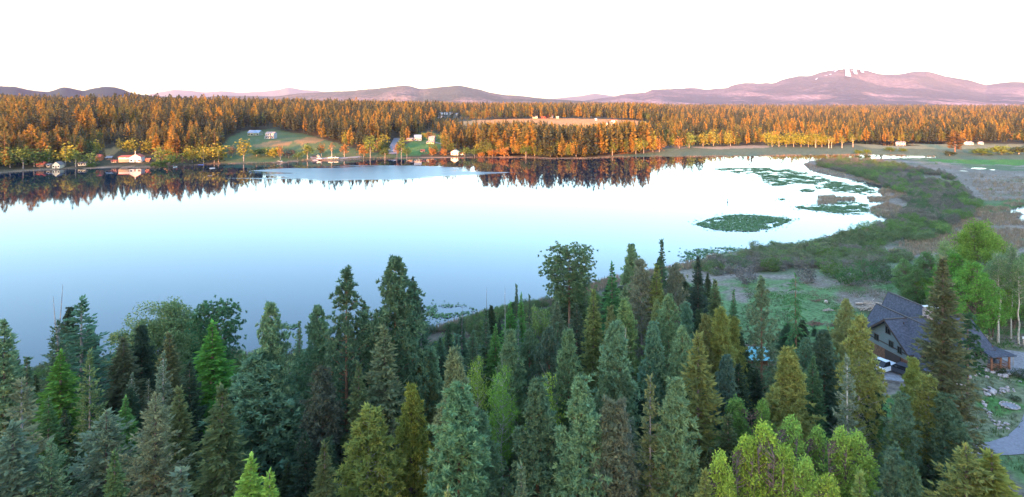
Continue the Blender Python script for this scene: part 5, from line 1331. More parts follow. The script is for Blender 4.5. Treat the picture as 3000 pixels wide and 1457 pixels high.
# right end: log gable, deck, posts, railing, roof
rg_ = MB()
for i in range(24):
    z = .2+i*.27; hw = 4.5 if z < 3.5 else 4.5*(7.0-z)/3.5
    if hw > .3: rg_.tube([(14.68,-hw,z),(14.68,hw,z)], .13, 6)
rg_.build('log_gable', M['log'], house, True)
tr = MB(); tr.tube([(15.3,-5.0,3.5),(15.3,5.0,3.5)], .16, 8); tr.tube([(15.3,0,3.5),(15.3,0,6.9)], .14, 8); tr.tube([(15.3,-2.4,3.5),(15.3,0,5.6)], .11, 8); tr.tube([(15.3,2.4,3.5),(15.3,0,5.6)], .11, 8)
tr.build('truss', M['log'], house, True)
MB().box((15.3,-3.2,-.15),(3.2,6.4,.9)).build('foundation', M['concrete'], house)
for i in range(9): MB().box((13.9+i*.36,-3.2,.40),(.34,6.6,.09)).build('deck_board', M['wood'] if i % 2 else M['log'], house)
for x, y in ((13.6,-6.3),(15.3,-6.3),(16.9,-6.3),(16.9,-4.2),(16.9,-2.1),(16.9,-.1)): MB().tube([(x,y,.3),(x,y,2.62)], .17, 8).build('post', M['log'], house, True)
rl = MB()
for z in (.75,1.35): rl.tube([(13.6,-6.3,z),(16.9,-6.3,z),(16.9,-.1,z)], .06, 6)
for i in range(18): rl.tube([(13.7+i*.18,-6.3,.75),(13.7+i*.18,-6.3,1.35)], .022, 4)
for i in range(34): rl.tube([(16.9,-6.2+i*.18,.75),(16.9,-6.2+i*.18,1.35)], .022, 4)
rl.build('railing', M['log'], house)
MB().tube([(13.4,-6.4,2.6),(17.1,-6.4,2.6)], .14, 8).tube([(16.95,-6.5,2.63),(16.95,.2,2.63)], .14, 8).build('porch_beam', M['log'], house, True)
MB().prism([(14.9,-4.7,3.2),(14.9,.4,3.2),(17.6,.4,2.65),(17.6,-7.0,2.65),(13.0,-7.0,2.65),(13.0,-4.7,3.2)][::-1], (0,0,1), .16).build('porch_roof', M['shingle'], house)
# stone chimney with a pale cap, and small vents
ch = MB()
crg = random.Random(4)
for k in range(9):
    for i in range(3):
        for s in (-1, 1):
            ch.box((8.3+(i-1)*.55+(k % 2)*.12, .2+s*.62, 5.0+k*.42), (.5, .14+crg.random()*.1, .36))
            ch.box((8.3+s*.92, .2+(i-1)*.42+(k % 2)*.08, 5.0+k*.42), (.14+crg.random()*.1, .38, .36))
cc = MB().box((8.3,.2,6.6),(1.7,1.2,4.4)).build('chimney', M['stone'], house)
ch.build('chimney_stone', M['stone'], cc)
cp = MB().box((8.3,.2,8.86),(2.0,1.5,.12))
for i in range(7): cp.box((7.5+i*.27,-.1+.4*(i % 2),9.02),(.16,.3,.24))
cp.build('chimney_cap', M['white'], cc)
for x in (2.2, 12.0): MB().tube([(x,-.9,6.0),(x,-.9,6.9)], .09, 8).build('roof_vent', M['trim'] if x < 5 else M['white'], house)

# ---- drives and yard
def sheet(name, up, lo, m, lab, n=70, w=10, lift=.07):
    """draped ribbon between two photo-pixel edges lying on the ground"""
    def rs(P):
        W = np.array([hit(*p)[:2] for p in P]); L = np.concatenate([[0], np.cumsum(np.hypot(*np.diff(W, axis=0).T))]); t = np.linspace(0, L[-1], n)
        return np.stack([np.interp(t, L, W[:,0]), np.interp(t, L, W[:,1])], 1)
    a, b = rs(up), rs(lo); f = np.linspace(0, 1, w)[None,:,None]
    P = a[:,None]*(1-f)+b[:,None]*f; Z = terr(P[...,0], P[...,1])+lift
    V = np.concatenate([P, Z[...,None]], -1).reshape(-1,3); ii = (np.arange(n-1)[:,None]*w+np.arange(w-1)[None]).ravel()
    return tag(obj(name, mesh_np(name, V, np.stack([ii, ii+1, ii+w+1, ii+w],1)[:, ::-1], m, smooth=True)), lab, kind='structure')
sheet('driveway', [(2700,1316),(2780,1308),(2840,1303),(2900,1296),(2950,1280),(2985,1248),(3000,1215),(3050,1180)], [(2700,1345),(2780,1340),(2850,1338),(2920,1336),(3000,1332),(3060,1330),(3100,1325),(3150,1320)], M['asphalt'], 'grey gravel driveway curving in at the right edge')
sheet('gravel_yard', [(2885,1028),(2920,1024),(2960,1028),(3060,1042)], [(2893,1066),(2925,1086),(2965,1098),(3060,1128)], M['gravel'], 'pale gravel yard right of the log house')
sheet('parking_area', [(2500,1048),(2560,1046),(2630,1066),(2660,1085)], [(2500,1085),(2560,1110),(2640,1120),(2680,1118)], M['gravel'], 'gravel parking area left of the log house')

# ---- shed with the turquoise roof
g = hit(2200, 1082)
sh = empty('shed', tuple(g), R(-14)); tag(sh, 'open shed with a turquoise metal roof among the trees', 'shed')
M['sage'] = mat('sage_wall', (.20,.23,.16), .8, 2, .1); M['teal'] = mat('teal_metal', (.13,.36,.36), .45, 1.5, .12, metal=.2)  # barn's grey green wall darkened in colour to stand for shade
MB().prism([(-2.4,-1.9,2.1),(3.4,-1.9,2.5),(3.4,2.1,3.25),(-2.4,2.1,2.85)], (0,0,1), .07).build('roof', M['teal'], sh)
ri = MB()
for i in range(12): x = -2.3+i*.51; ri.prism([(x,-1.9,2.19+(x+2.4)*.069),(x+.05,-1.9,2.19+(x+2.45)*.069),(x+.05,2.1,2.94+(x+2.45)*.069),(x,2.1,2.94+(x+2.4)*.069)], (0,0,1), .035)
ri.build('roof_rib', M['teal'], sh)
for x, y in ((-2.2,-1.7),(3.1,-1.7),(-2.2,1.9),(3.1,1.9)): MB().box((x,y,1.1),(.16,.16,2.6)).build('post', M['wood'], sh)
MB().box((.4,1.75,1.1),(5.2,.1,2.4)).build('wall', M['log'], sh)

# ---- vehicles
def car(name, loc, rz, paint, lab, L=4.6, Wd=1.85, Hh=1.65, cat='car', group=None, truck=False):
    e = empty(name, loc, rz); tag(e, lab, cat, group)
    b = MB(); hw = Wd/2
    prof = [(-L/2,.35),(-L/2,.85),(-L/2+.1,.98),(L*.20,1.02),(L/2-.15,.86),(L/2,.7),(L/2,.35)]
    b.prism([(x,-hw,z) for x,z in prof], (0,1,0), Wd); b.build('body', paint, e)
    c = MB(); cab = [(-L/2+.25,.98),(-L/2+.55,Hh),(L*.06,Hh),(L*.24,1.0)] if not truck else [(-L*.12,.98),(-L*.08,Hh),(L*.10,Hh),(L*.24,1.0)]
    c.prism([(x,-hw+.12,z) for x,z in cab], (0,1,0), Wd-.24); c.build('window', M['glass'], e)
    r = MB(); r.box(((cab[1][0]+cab[2][0])/2,0,Hh+.02),(cab[2][0]-cab[1][0],Wd-.3,.06)); r.build('roof', paint, e)
    for x in (-L*.31, L*.31):
        for s in (-1, 1):
            t = MB().tube([(x,s*(hw-.2),.33),(x,s*(hw+.01),.33)], .33, 12).build('wheel', M['rubber'], e)
            MB().tube([(x,s*(hw-.1),.33),(x,s*(hw+.025),.33)], .19, 10).build('rim', M['steel'], t)
    for s in (-1, 1): MB().box((L/2+.01,s*(hw-.3),.72),(.05,.34,.14)).build('headlight', M['white'], e); MB().box((-L/2-.01,s*(hw-.2),.78),(.05,.22,.2)).build('tail_light', M['red'], e)
    return e
M['rubber'] = mat('rubber', (.02,.02,.02), .9); M['steel'] = mat('steel', (.4,.4,.42), .4, metal=.7)
M['red'] = mat('red_paint', (.35,.04,.03), .6, 3, .15); M['carwhite'] = mat('car_white', (.75,.78,.82), .3, spec=.5)
M['carblue'] = mat('car_silver_blue', (.40,.48,.60), .3, spec=.5); M['cardark'] = mat('car_dark', (.05,.055,.07), .35, spec=.5)
g = hit(2588, 1088); car('pickup_truck', tuple(g+np.array([0,0,.08])), R(205), M['carwhite'], 'white pickup truck parked left of the log house', 5.4, 1.95, 1.8, 'truck', None, True)
g = hit(2548, 1080); car('parked_car', tuple(g+np.array([0,0,.08])), R(200), M['carblue'], 'silver blue car parked behind the bare pine branches')
g = hit(2636, 1096); car('parked_car', tuple(g+np.array([0,0,.08])), R(120), M['cardark'], 'dark grey car at the log corner of the house')

# ---- barrels by the porch
for i, (px, py, c) in enumerate([(2896,1070,'blue grey barrel, leftmost of the three at the porch corner'),(2907,1066,'dark barrel, middle one of the three at the porch corner'),(2917,1070,'blue grey barrel, rightmost of the three at the porch corner')]):
    g = hit(px, py); b = MB().tube([(0,0,-.05),(0,0,.25),(0,0,.8),(0,0,1.05)], [.36,.4,.4,.36], 12).build('barrel', M['cardark'] if i == 1 else mat('barrel_blue', (.09,.12,.17), .5)); b.location = tuple(g)
    tag(b, c, 'barrel', 'barrels by the porch'); MB().tube([(0,0,1.05),(0,0,1.09)], .33, 12).build('lid', M['steel'], b)

# ---- boulders
def rock_mesh(seed, sq=.6):
    import bmesh
    bm = bmesh.new(); bmesh.ops.create_icosphere(bm, subdivisions=2, radius=.5); rr = np.random.default_rng(seed)
    dirs = unit(rr.normal(size=(9,3))); offs = rr.uniform(.26,.46,9)
    for v in bm.verts:
        p = np.array(v.co)
        for d, o in zip(dirs, offs):
            q = p @ d
            if q > o: p = p-d*(q-o)
        v.co = (p[0], p[1], p[2]*sq)
    me = bpy.data.meshes.new('boulder'); bm.to_mesh(me); bm.free(); me.materials.append(M['boulder']); return me
rocks = [rock_mesh(500+i, (.55,.7,.45,.6)[i]) for i in range(4)]
M['pale_rock'] = mat('pale_rock', (.42,.39,.40), .95, 1.6, .3, bump=.5)
def rock(px, py, wpx, lab, grp, pale=False, k=None):
    g = hit(px, py); s = wpx*g[1]/F; k = random.randrange(4) if k is None else k
    o = obj('boulder', rocks[k]); o.location = (g[0], g[1], g[2]+s*.14); o.scale = (s, s*random.uniform(.6,.9), s*random.uniform(.75,1.05)); o.rotation_euler = (random.uniform(-.2,.2), random.uniform(-.2,.2), random.uniform(0,6.28))
    return tag(o, lab, 'boulder', grp)
rock(2909,1152,34,'big pale flat boulder topping the rock wall above the fire pit','boulders of the stony bank',k=2)
rock(2835,1108,30,'long pale boulder beside the crooked bare trunk','boulders of the stony bank',k=0)
rock(2944,1107,24,'squarish pale boulder on the right part of the upper bank','boulders of the stony bank',k=1)
rock(2859,1100,24,'grey boulder at the left end of the upper bank','boulders of the stony bank',k=0)
rock(2860,1255,20,'dark boulder low on the grass near the driveway bend','boulders of the stony bank',k=1)
rr = random.Random(9)
for i in range(26):
    px = 2790+rr.random()*200; py = 1082+(px-2790)*.12+rr.uniform(-6,14)
    rock(px, py, rr.uniform(9,20), 'grey tan boulder strewn along the upper bank by the porch', 'small boulders of the upper bank')
for i in range(20):
    px = 2876+rr.random()*96; py = 1140+rr.random()*22-(abs(px-2920)*.1)
    rock(px, py, rr.uniform(9,19), 'brown grey stone of the rock wall above the fire pit', 'stones of the rock wall')
for i in range(20):
    t = i/19; px = 2880+t*32+rr.uniform(-5,5)+max(0,t-.7)*60; py = 1178+t*76+rr.uniform(-3,3)
    rock(px, py, rr.uniform(8,15), 'small stone in the line running down to the driveway', 'stones down the grass slope')
for i in range(12):
    rock(2925+rr.random()*28, 1236+rr.random()*22, rr.uniform(6,14), 'pale stone in the rubble at the driveway bend', 'rubble at the driveway bend')
for i in range(9):
    rock(2556+rr.random()*26, 926+rr.random()*22, rr.uniform(5,9), 'small white stone heaped left of the house roof', 'white stones left of the house')
for i in range(9):
    rock(2874+rr.random()*34, 980+rr.random()*20, rr.uniform(7,13), 'tan boulder behind the porch roof', 'boulders behind the porch')
for base, t in [('grey tan boulder strewn','grey tan boulder, %s from left along the upper bank by the porch'),('brown grey stone of the rock wall','brown grey stone, %s from left in the rock wall above the fire pit'),('small stone in the line','small stone, %s from left in the line running down to the driveway'),
    ('pale stone in the rubble','pale stone, %s from left in the rubble at the driveway bend'),('small white stone heaped','small white stone, %s from left in the heap left of the house roof'),('tan boulder behind','tan boulder, %s from left behind the porch roof')]:
    rank_labels([(o, o.location.x/o.location.y) for o in C.objects if o.name.startswith('boulder') and o.get('label', '').startswith(base)], t)
# fire pit: ash bed ringed with stones
g = hit(2958, 1190); fp = empty('fire_pit', tuple(g), 0); tag(fp, 'round stone fire pit with grey ash on the lawn', 'fire pit')
MB().tube([(0,0,-.2),(0,0,.06),(0,0,.09)], [1.0,.95,.3], 14).build('ash_bed', M['gravel'], fp)
for i in range(16):
    a = i*6.283/16; o = obj('stone', rocks[i % 4], fp); o.location = (math.cos(a)*1.1, math.sin(a)*1.1, .08); o.scale = (.46,.4,.5); o.rotation_euler = (0,0,a*3)
# wooden stump, log and brush piles
g = hit(2652, 836); st = MB().tube([(0,0,-.2),(.03,0,1.4),(.05,.02,2.6)], [.62,.5,.46], 10).build('tree_stump', M['wood'], None, True); st.location = tuple(g)
tag(st, 'tall pale broken stump standing at the edge of the clearing', 'stump')
def pile(px, py, wpx, n, lab, m, cat='brush pile', hgt=1.0, lr=(1.2,3.2), rad=.07, seed=1):
    g = hit(px, py); w = wpx*g[1]/F; e = empty('brush_pile', tuple(g), 0); tag(e, lab, cat); r = random.Random(seed)
    for i in range(n):
        L = r.uniform(*lr); a = r.uniform(0, 3.14); x = r.gauss(0, w*.22); y = r.gauss(0, w*.1); z = max(.05, r.random()*hgt*(1-abs(x)/(w*.75)))
        d = np.array([math.cos(a), math.sin(a)*.7, r.uniform(-.22,.35)])*L/2; c = np.array([x, y, z+abs(d[2])*.5])
        rd = rad*r.uniform(.5, 1.5)
        MB().tube([c-d, c+d*.2+np.array([0,0,.06]), c+d], [rd, rd*.8, rd*.5], 5).build('branch', m, e)
    return e
M['palewood'] = mat('pale_wood', (.44,.36,.30), .9, 4, .3)
pile(2563,905,86,34,'grey heap of logs with one long pale log at the back of the clearing', M['palewood'], 'log pile', 1.2, (1.5,5), .1, 3)
pile(2385,955,64,42,'reddish brown brush pile behind the shaggy larch', M['brush'], 'brush pile', .9, (.8,2.4), .06, 4)
pile(2440,955,50,30,'low brown brush pile right of the reddish one', M['brush'], 'brush pile', .45, (.8,2.2), .05, 5)
pile(2290,1000,40,26,'small brown brush heap below the little dark spruce', M['brush'], 'brush pile', .4, (.7,2.), .05, 6)
pile(2205,1018,52,30,'brown brush heap near the turquoise roof', M['brush'], 'brush pile', .45, (.7,2.2), .05, 7)
pile(2428,912,36,22,'thin scatter of dead branches in the middle of the clearing', M['palewood'], 'brush pile', .3, (.7,2.), .05, 8)
pile(2400,882,50,20,'fallen dead branches at the far side of the clearing', M['brush'], 'brush pile', .3, (.7,2.2), .05, 9)
g = hit(2506, 893); d = MB().tube([(0,0,.3),(2.2,-.4,.45),(4.2,-.8,.35)], [.26,.22,.15], 8).build('fallen_log', M['palewood'], None, True); d.location = tuple(g); tag(d, 'white barked fallen log left of the log heap', 'log')
g = hit(2420, 888); d = MB().tube([(0,0,-.1),(0,0,.6)], [.4,.34], 9).build('tree_stump', M['palewood'], None, True); d.location = tuple(g); tag(d, 'low sawn stump in the middle of the clearing', 'stump')
g = hit(2808, 1128); d = MB().tube([(-.7,.3,.1),(.8,-.5,.1)], [.12,.1], 8).build('fallen_log', M['palewood'], None, True); d.location = tuple(g); tag(d, 'short pale log on the grass left of the crooked trunk', 'log')
g = hit(2968, 1072); d = MB().tube([(0,0,-.2),(0,0,2.0)], [.05,.045], 6).build('fence_post', M['wood']); d.location = tuple(g); tag(d, 'single thin post standing in the gravel yard', 'post')
g = hit(2998, 1012); d = MB().box((0,0,.8),(.12,.12,1.8)).build('fence_post', M['wood']); d.location = tuple(g); tag(d, 'wooden post with a pale board at the right edge', 'post'); MB().box((0,-.09,1.4),(.5,.05,.45)).build('board', M['white'], d)
for (px, py, w, lab) in [(2990,1108,26,'dark green juniper bush above the right end of the boulders'),(2932,1095,18,'small green bush among the boulders of the upper bank'),(2975,1175,16,'low green bush beside the fire pit')]:
    g = hit(px, py); r = w*g[1]/F; plant('bush3', 'juniper_bush', tuple(g-np.array([0,0,.1])), r, r*1.1, (.05,.085,.045), lab, 'bush', 'bushes of the stony bank')
# ------------------------------------------------------------------ buildings, boats and cars beyond the lake
M['offwhite'] = mat('offwhite_wall', (.36,.36,.36), .8, 2, .08); M['rroof'] = mat('red_roof', (.40,.10,.06), .8, 2, .2); M['groof'] = mat('grey_roof', (.20,.20,.22), .8, 2, .2); M['broof'] = mat('blue_metal_roof', (.16,.25,.36), .5, 1, .1)  # farmhouse white is greyed down in colour in place of shade
M['cream'] = mat('cream_wall', (.62,.55,.42), .8, 2, .08); M['tan'] = mat('tan_wall', (.42,.30,.2), .8, 2, .1); M['brownw'] = mat('brown_wall', (.20,.11,.07), .85, 2, .2); M['orangew'] = mat('orange_wall', (.45,.16,.06), .8, 2, .15)
def farhouse(name, px, py, wpx, depth, wallh, roofh, label, rz=0, wm='white', rm='groof', nwin=3, cat='house', door=True, axis='x', storeys=1):
    g = hit(px, py); w = wpx*g[1]/F*.9; e = empty(name, tuple(g-np.array([0,0,.15])), R(rz)); tag(e, label, cat)
    hw, hd = w/2, depth/2; b = MB()
    if axis == 'x': b.prism([(-hw,-hd,0),(-hw,hd,0),(-hw,hd,wallh),(-hw,0,wallh+roofh),(-hw,-hd,wallh)][::-1], (1,0,0), w)
    else: b.prism([(-hw,-hd,0),(hw,-hd,0),(hw,-hd,wallh),(0,-hd,wallh+roofh),(-hw,-hd,wallh)], (0,1,0), depth)
    b.build('wall', M[wm], e)
    o = .45
    for s in (-1, 1):
        r = MB()
        if axis == 'x': k = roofh/hd; r.prism([(-hw-o,0,wallh+roofh+.04),(hw+o,0,wallh+roofh+.04),(hw+o,s*(hd+o),wallh-k*o+.04),(-hw-o,s*(hd+o),wallh-k*o+.04)], (0,0,1), .16)
        else: k = roofh/hw; r.prism([(0,-hd-o,wallh+roofh+.04),(0,hd+o,wallh+roofh+.04),(s*(hw+o),hd+o,wallh-k*o+.04),(s*(hw+o),-hd-o,wallh-k*o+.04)], (0,0,1), .16)
        r.build('roof', M[rm], e)
    for st in range(storeys):
        z = 1.5+st*2.7
        for i in range(nwin):
            x = -hw+w*(i+.5)/nwin
            if door and st == 0 and i == nwin//2: continue
            f = MB().box((x,-hd-.03,z),(min(1.5,w/nwin*.55),.1,1.15)).build('window', M['trim'], e); MB().box((x,-hd-.07,z),(min(1.3,w/nwin*.5),.08,.95)).build('pane', M['glass'], f)
    if door: MB().box((-hw+w*(nwin//2+.5)/nwin,-hd-.04,1.05),(1.0,.1,2.1)).build('door', M['brownw'], e)
    return e
e = farhouse('lake_house', 402, 474, 34, 8, 4.6, 2.2, 'white lakeside house with a red roof and a sunlit gable front', 8, 'white', 'rroof', 3, 'house', True, 'y', 1)
g0 = e
MB().box((-9.2,.5,2.3),(9.6,6.5,4.6)).build('wing_wall', M['tan'], e); MB().prism([(-14.6,-3.4,4.3),(-4.2,-3.4,4.3),(-4.2,4.0,5.4),(-14.6,4.0,5.4)],(0,0,1),.25).build('wing_roof', M['rroof'], e)
MB().box((-9.2,-2.82,3.4),(9.0,.12,1.2)).build('white_band', M['white'], e); MB().tube([(-2,1,6),(-2,1,9.4)],.28,8).build('chimney', M['white'], e)
MB().box((4.6,-4.9,1.6),(3.4,1.8,.15)).build('deck', M['wood'], e)
for x in (3.2,4.6,6.0): MB().box((x,-5.5,.9),(.14,.14,3.4)).build('post', M['white'], e)
farhouse('boathouse', 171, 492, 23, 6, 3.0, 2.2, 'small white cabin with a gable at the left shore', 4, 'cream', 'groof', 3, 'cabin', True, 'y')
farhouse('lake_hut', 123, 488, 24, 5, 2.2, 1.6, 'low hut with an orange roof left of the white cabin', 3, 'brownw', 'rroof', 2, 'hut')
farhouse('garden_shed', 145, 490, 12, 3, 2.0, .9, 'small pinkish shed between the hut and the white cabin', 0, 'tan', 'groof', 1, 'shed', False)
farhouse('garden_shed', 292, 470, 14, 5, 3.2, 1.8, 'bright orange wooden shed left of the red roofed house', 5, 'orangew', 'rroof', 2, 'shed')
farhouse('garden_shed', 322, 468, 18, 4, 2.0, 1.2, 'dark shed between the orange shed and the red roofed house', 5, 'brownw', 'groof', 2, 'shed')
farhouse('garden_shed', 244, 485, 24, 4, 2.0, .8, 'long low pale shed at the shore under the yellow trees', 2, 'cream', 'groof', 3, 'shed', False)
farhouse('garden_shed', 336, 477, 16, 3, 1.6, .8, 'small pale hut with a porch by the brown bank', 0, 'tan', 'rroof', 2, 'hut')
farhouse('garden_shed', 435, 475, 11, 3, 1.8, 1.4, 'little hut with a pink roof right of the red roofed house', 0, 'brownw', 'rroof', 1, 'hut', False)
farhouse('garden_shed', 488, 463, 10, 3, 2.2, 1.0, 'pinkish shed half hidden by the shore trees', 0, 'tan', 'rroof', 1, 'shed', False)
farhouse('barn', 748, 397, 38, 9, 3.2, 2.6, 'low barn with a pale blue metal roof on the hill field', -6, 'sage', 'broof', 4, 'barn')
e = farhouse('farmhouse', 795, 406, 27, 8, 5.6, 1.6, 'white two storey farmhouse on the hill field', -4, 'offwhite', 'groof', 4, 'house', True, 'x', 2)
MB().prism([(-5.2,-4.0,2.9),(5.2,-4.0,2.9),(5.2,-6.2,2.4),(-5.2,-6.2,2.4)],(0,0,1),.15).build('porch_roof', M['groof'], e)
for x in (-4.8,0,4.8): MB().box((x,-6.0,1.2),(.18,.18,2.5)).build('post', M['white'], e)
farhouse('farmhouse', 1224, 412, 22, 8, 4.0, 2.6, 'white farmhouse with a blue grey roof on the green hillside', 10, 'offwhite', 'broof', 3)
farhouse('barn', 1202, 413, 20, 6, 2.2, 1.2, 'low pale barn left of the hillside farmhouse', 4, 'tan', 'groof', 3, 'barn')
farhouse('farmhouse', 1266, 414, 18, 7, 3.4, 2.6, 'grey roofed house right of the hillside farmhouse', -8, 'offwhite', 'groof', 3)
farhouse('barn', 1262, 421, 24, 6, 2.0, 1.0, 'long low shed below the grey roofed house', -3, 'tan', 'groof', 3, 'shed')
farhouse('boathouse', 1334, 454, 24, 6, 3.2, 2.0, 'bright white boathouse with a pale roof at the far shore', -12, 'white', 'cream', 2, 'boathouse', True, 'y')
farhouse('garden_shed', 1352, 454, 12, 3, 1.6, .7, 'small white lean to on the right of the boathouse', 0, 'white', 'rroof', 1, 'shed', False)
farhouse('garden_shed', 1238, 446, 12, 4, 1.6, 1.2, 'small pinkish cabin left of the smaller round willow', 12, 'tan', 'rroof', 2, 'cabin')
for px, py, w, lab, wm, rm, d, wh in [(1293,346,28,'long white building, lower one of the pair in the dark woods','white','groof',9,4),(1300,336,30,'long white building, upper one of the pair in the dark woods','white','groof',9,4),(1322,338,14,'white house with a pointed gable in the dark woods','white','groof',9,6),
    (1340,338,12,'pale shed right of the white gable in the dark woods','cream','groof',8,4),(1430,341,15,'white house with a dark gable at the left end of the field','white','groof',9,5),(1453,342,10,'tiny pale shed left of the long field','tan','groof',6,3),
    (1568,347,18,'long white machine shed at the top of the golden field','white','groof',9,5),(1592,347,14,'low reddish barn between two white sheds on the field','red','rroof',7,3),(1604,346,9,'red barn side with a yellow door on the field','red','rroof',8,5),(1615,346,15,'tall white gable of the red barn on the field','white','rroof',9,6),
    (1633,347,9,'small cream shed right of the white gable on the field','cream','cream',5,3),(1652,336,18,'cream hall half hidden behind dark trees','cream','groof',14,7),(1696,333,46,'long cream hall with a flat roof beyond the field','cream','cream',18,7),
    (1729,344,8,'small white shed right of the long cream hall','white','groof',5,4),(1746,354,6,'small round white tank on the field','white','white',4,3),(1798,359,23,'white house with a red roof on the golden field','white','rroof',10,4),
    (1780,368,14,'white shed below the red roofed field house','white','groof',7,4),(1793,367,12,'white garage right of the shed in the trees','white','groof',7,5)]:
    farhouse('farm_building', px, py, w*.85, d, wh*.85, wh*.4, lab, random.uniform(-8,8), wm, rm, 3, 'building')
for px, py, w, lab in [(2630,422,7,'small white trailer, left of the sheds along the right meadow'),(2640,422,8,'white shed along the right meadow, second from left'),(2647,422,6,'tiny shed at the right end of the meadow row')]:
    farhouse('meadow_shed', px, py, w, 4, 2.2, 1.0, lab, 0, 'white', 'groof', 1, 'shed', False)
farhouse('farmhouse', 2838, 424, 16, 8, 2.6, 1.8, 'white house at the right edge farm behind the lone tree', 5, 'white', 'groof', 3)
farhouse('barn', 2855, 412, 15, 8, 3, 2, 'pale roofed barn above the right edge farm', 0, 'tan', 'cream', 2, 'barn')
farhouse('garden_shed', 2873, 423, 9, 5, 2.2, 1.4, 'small shed right of the white farm house', 0, 'white', 'groof', 1, 'shed', False)
# cars at the boat landing
for px, py, c, lab in [(922,461,'cardark','dark car at the head of the boat landing'),(930,460,'carwhite','white van next to the dark car at the landing'),(936,466.5,'carwhite','white car parked right of the boat landing'),(969,464.5,'carwhite','white car under the pink stemmed tree'),(985,464.5,'carblue','pale car right of the pink stemmed tree'),(1154,444,'carwhite','white car on the road through the wood')]:
    g = hit(px, py); car('parked_car', tuple(g), R(random.choice([0,20,170])), M[c], lab, 4.6, 1.85, 1.7 if 'van' not in lab else 2.2, 'car', 'cars at the boat landing')
def road(name, P, wid, m, lab):
    W = np.array([hit(*p)[:2] for p in P]); L = np.concatenate([[0], np.cumsum(np.hypot(*np.diff(W, axis=0).T))]); n = 60; t = np.linspace(0, L[-1], n); c = np.stack([np.interp(t, L, W[:,0]), np.interp(t, L, W[:,1])], 1)
    d = np.gradient(c, axis=0); d /= np.linalg.norm(d, axis=1, keepdims=True)+1e-9; nn = np.stack([-d[:,1], d[:,0]], 1)
    V = np.stack([c+nn*o for o in (-wid/2, -wid/6, wid/6, wid/2)], 1); Z = terr(V[...,0], V[...,1])+.16
    ii = (np.arange(n-1)[:,None]*4+np.arange(3)[None]).ravel()
    return tag(obj(name, mesh_np(name, np.concatenate([V, Z[...,None]], -1).reshape(-1,3), np.stack([ii,ii+1,ii+5,ii+4],1), m)), lab, kind='structure')
road('boat_ramp', [(922,459),(926,464),(932,470.5)], 9, M['gravel'], 'grey boat landing sloping into the far side of the lake')
road('gravel_road', [(938,466),(1000,464),(1060,459.5)], 5, M['gravel'], 'pale gravel road along the far shore')
road('wood_road', [(1150,452),(1149,440),(1156,425),(1165,405)], 9, M['asphalt'], 'grey road climbing through the far wood')
road('farm_track', [(1412,417),(1440,423),(1468,431)], 3.5, M['concrete'], 'pale track crossing the clearing right of the boathouse')
road('farm_track', [(1248,420),(1275,418),(1300,424)], 5, M['gravel'], 'pale farm yard track below the hillside houses')
# rafts, boats, docks
g = w2(622, 494); r = empty('swim_raft', (g[0], g[1], 0), .1); tag(r, 'white swim raft floating off the left shore', 'raft')
for i in range(8): MB().box((-1.75+i*.5,0,.42),(.46,2.4,.1)).build('plank', M['white'], r)
for y in (-.9,.9): MB().tube([(-1.9,y,.15),(1.9,y,.15)], .25, 8).build('float', M['steel'], r)
def boat(px, py, m, lab, L=4.2, rz=0, name='rowing_boat'):
    x, y = w2(px, py); e = empty(name, (x, y, 0), rz); tag(e, lab, 'boat')
    st = np.linspace(-1, 1, 9); V = []; 
    for s in st:
        w = .75*(1-max(0, s)**2.2*.95)*(1-.12*max(0,-s)); z = .5+.22*max(0, s)**2
        V += [(s*L/2,-w,z),(s*L/2,-w*.55,-.08),(s*L/2,w*.55,-.08),(s*L/2,w,z),(s*L/2,w*.9,z),(s*L/2,w*.5,.06),(s*L/2,-w*.5,.06),(s*L/2,-w*.9,z)]
    Q = [(i*8+j, i*8+(j+1) % 8, (i+1)*8+(j+1) % 8, (i+1)*8+j) for i in range(8) for j in range(8)]+[(0,7,6,1),(1,6,5,2),(2,5,4,3)]
    obj('hull', mesh_np('hull', V, Q, m), e)
    for k in (-.9,.4): MB().box((k,0,.36),(.28,1.1,.06)).build('seat', M['wood'], e)
boat(588, 483.5, mat('boat_blue', (.05,.12,.42), .5), 'small blue boat at the left shore', 4.5, .3)
boat(514, 490.5, M['white'], 'little white boat drawn up at the shore reeds', 3.5, 1.2)
boat(615, 516, M['wood'], 'small pale float drifting below the swim raft', 3.0, .2)
def dock(px, py, L, rz, lab, m='wood'):
    x, y = w2(px, py); e = empty('dock', (x, y, 0), rz); tag(e, lab, 'dock')
    for i in range(int(L/.5)): MB().box((-L/2+i*.5+.25,0,.55),(.46,1.6,.08)).build('plank', M[m], e)
    for i in range(3):
        for s in (-.7,.7): MB().tube([(-L/2+.4+i*(L-.8)/2,s,-.8),(-L/2+.4+i*(L-.8)/2,s,.75)], .09, 6).build('pile', M['wood'], e)
dock(942, 471, 7, -.7, 'narrow dock beside the boat landing')
dock(362, 496, 6, .1, 'low grey dock at the left shore before the orange shed')
x, y = w2(824, 477); fb = MB(); rq = random.Random(3)
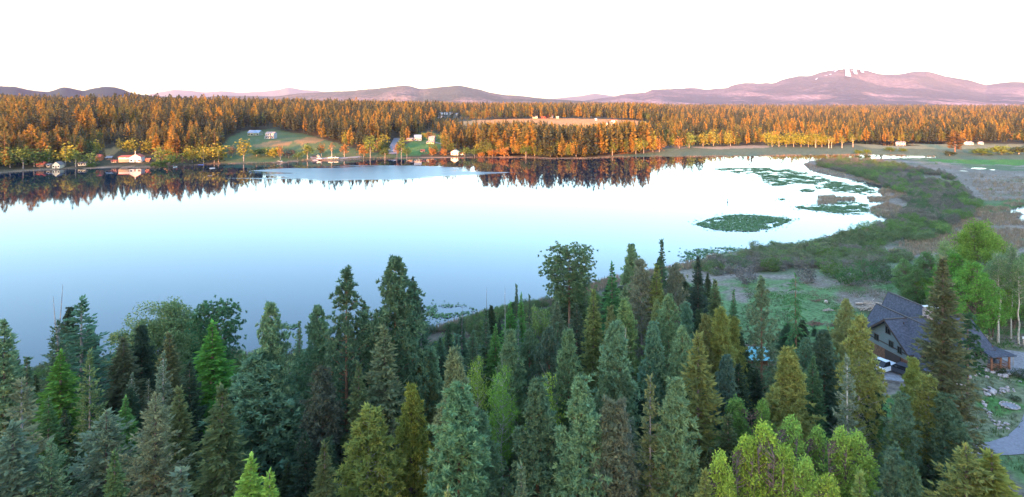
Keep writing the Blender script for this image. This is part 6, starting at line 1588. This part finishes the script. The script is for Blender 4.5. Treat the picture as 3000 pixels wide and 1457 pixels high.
for i in range(9):
    a = rq.uniform(0,6.28); L = rq.uniform(2,6); fb.tube([(0,0,.3),(math.cos(a)*L*.6,math.sin(a)*L*.4,.5+rq.random()),(math.cos(a)*L,math.sin(a)*L*.6,.4+rq.random()*1.6)], [.22,.14,.05], 6)
o = fb.build('fallen_tree', mat('bleached_wood', (.7,.62,.55), .8, 3, .15), None, True); o.location = (x, y, .1); tag(o, 'bleached fallen tree lying in the water at the far shore', 'fallen tree')
# white stems above the biggest willow, a bird and a bobbing buoy on the open water
for i, (px, yt, yb) in enumerate([(1471,383,436),(1478,388,436),(1487,385,438)]):
    g = hit(px, 452); h = 60*g[1]/F*1.0; s = MB().tube([(0,0,0),((i-1)*.3,0,h*.5),((i-1)*.9,0,h)], [.28,.2,.06], 6).build('dead_tree', M['whitebark'], None, True); s.location = tuple(g)
    for q in range(5): MB().tube([((i-1)*.7,0,h*(.6+.07*q)),((i-1)*.7+(-1)**q*1.1,.3,h*(.66+.07*q))],[.05,.015],4).build('branch', M['whitebark'], s)
    tag(s, 'bare white stem, %s of three above the biggest round willow' % ('left','middle','right')[i], 'tree', 'white stems above the willow')
x, y = w2(2131, 593); b = MB().tube([(0,0,-.3),(0,0,.3),(0,0,.7),(0,0,1.7)], [.3,.32,.12,.05], 8).build('marker_buoy', M['cardark']); b.location = (x, y, 0); tag(b, 'small dark marker standing in the open water above the oval lily mat', 'buoy'); MB().box((0,0,1.6),(.5,.06,.4)).build('flag', M['trim'], b)
# ------------------------------------------------------------------ evening haze
hz = MB(); hz.box((0, 8250, 300), (40000, 20500, 606))
m = bpy.data.materials.new('haze'); m.use_nodes = True; nt = m.node_tree; nt.nodes.clear()
pv = nt.nodes.new('ShaderNodeVolumePrincipled'); om = nt.nodes.new('ShaderNodeOutputMaterial')
pv.inputs['Color'].default_value = (.44,.48,.68,1); pv.inputs['Density'].default_value = HAZE; pv.inputs['Anisotropy'].default_value = .0
nt.links.new(pv.outputs[0], om.inputs['Volume'])
try: m.cycles.homogeneous_volume = True
except Exception: pass
tag(hz.build('haze', m), 'thin evening haze', kind='stuff')
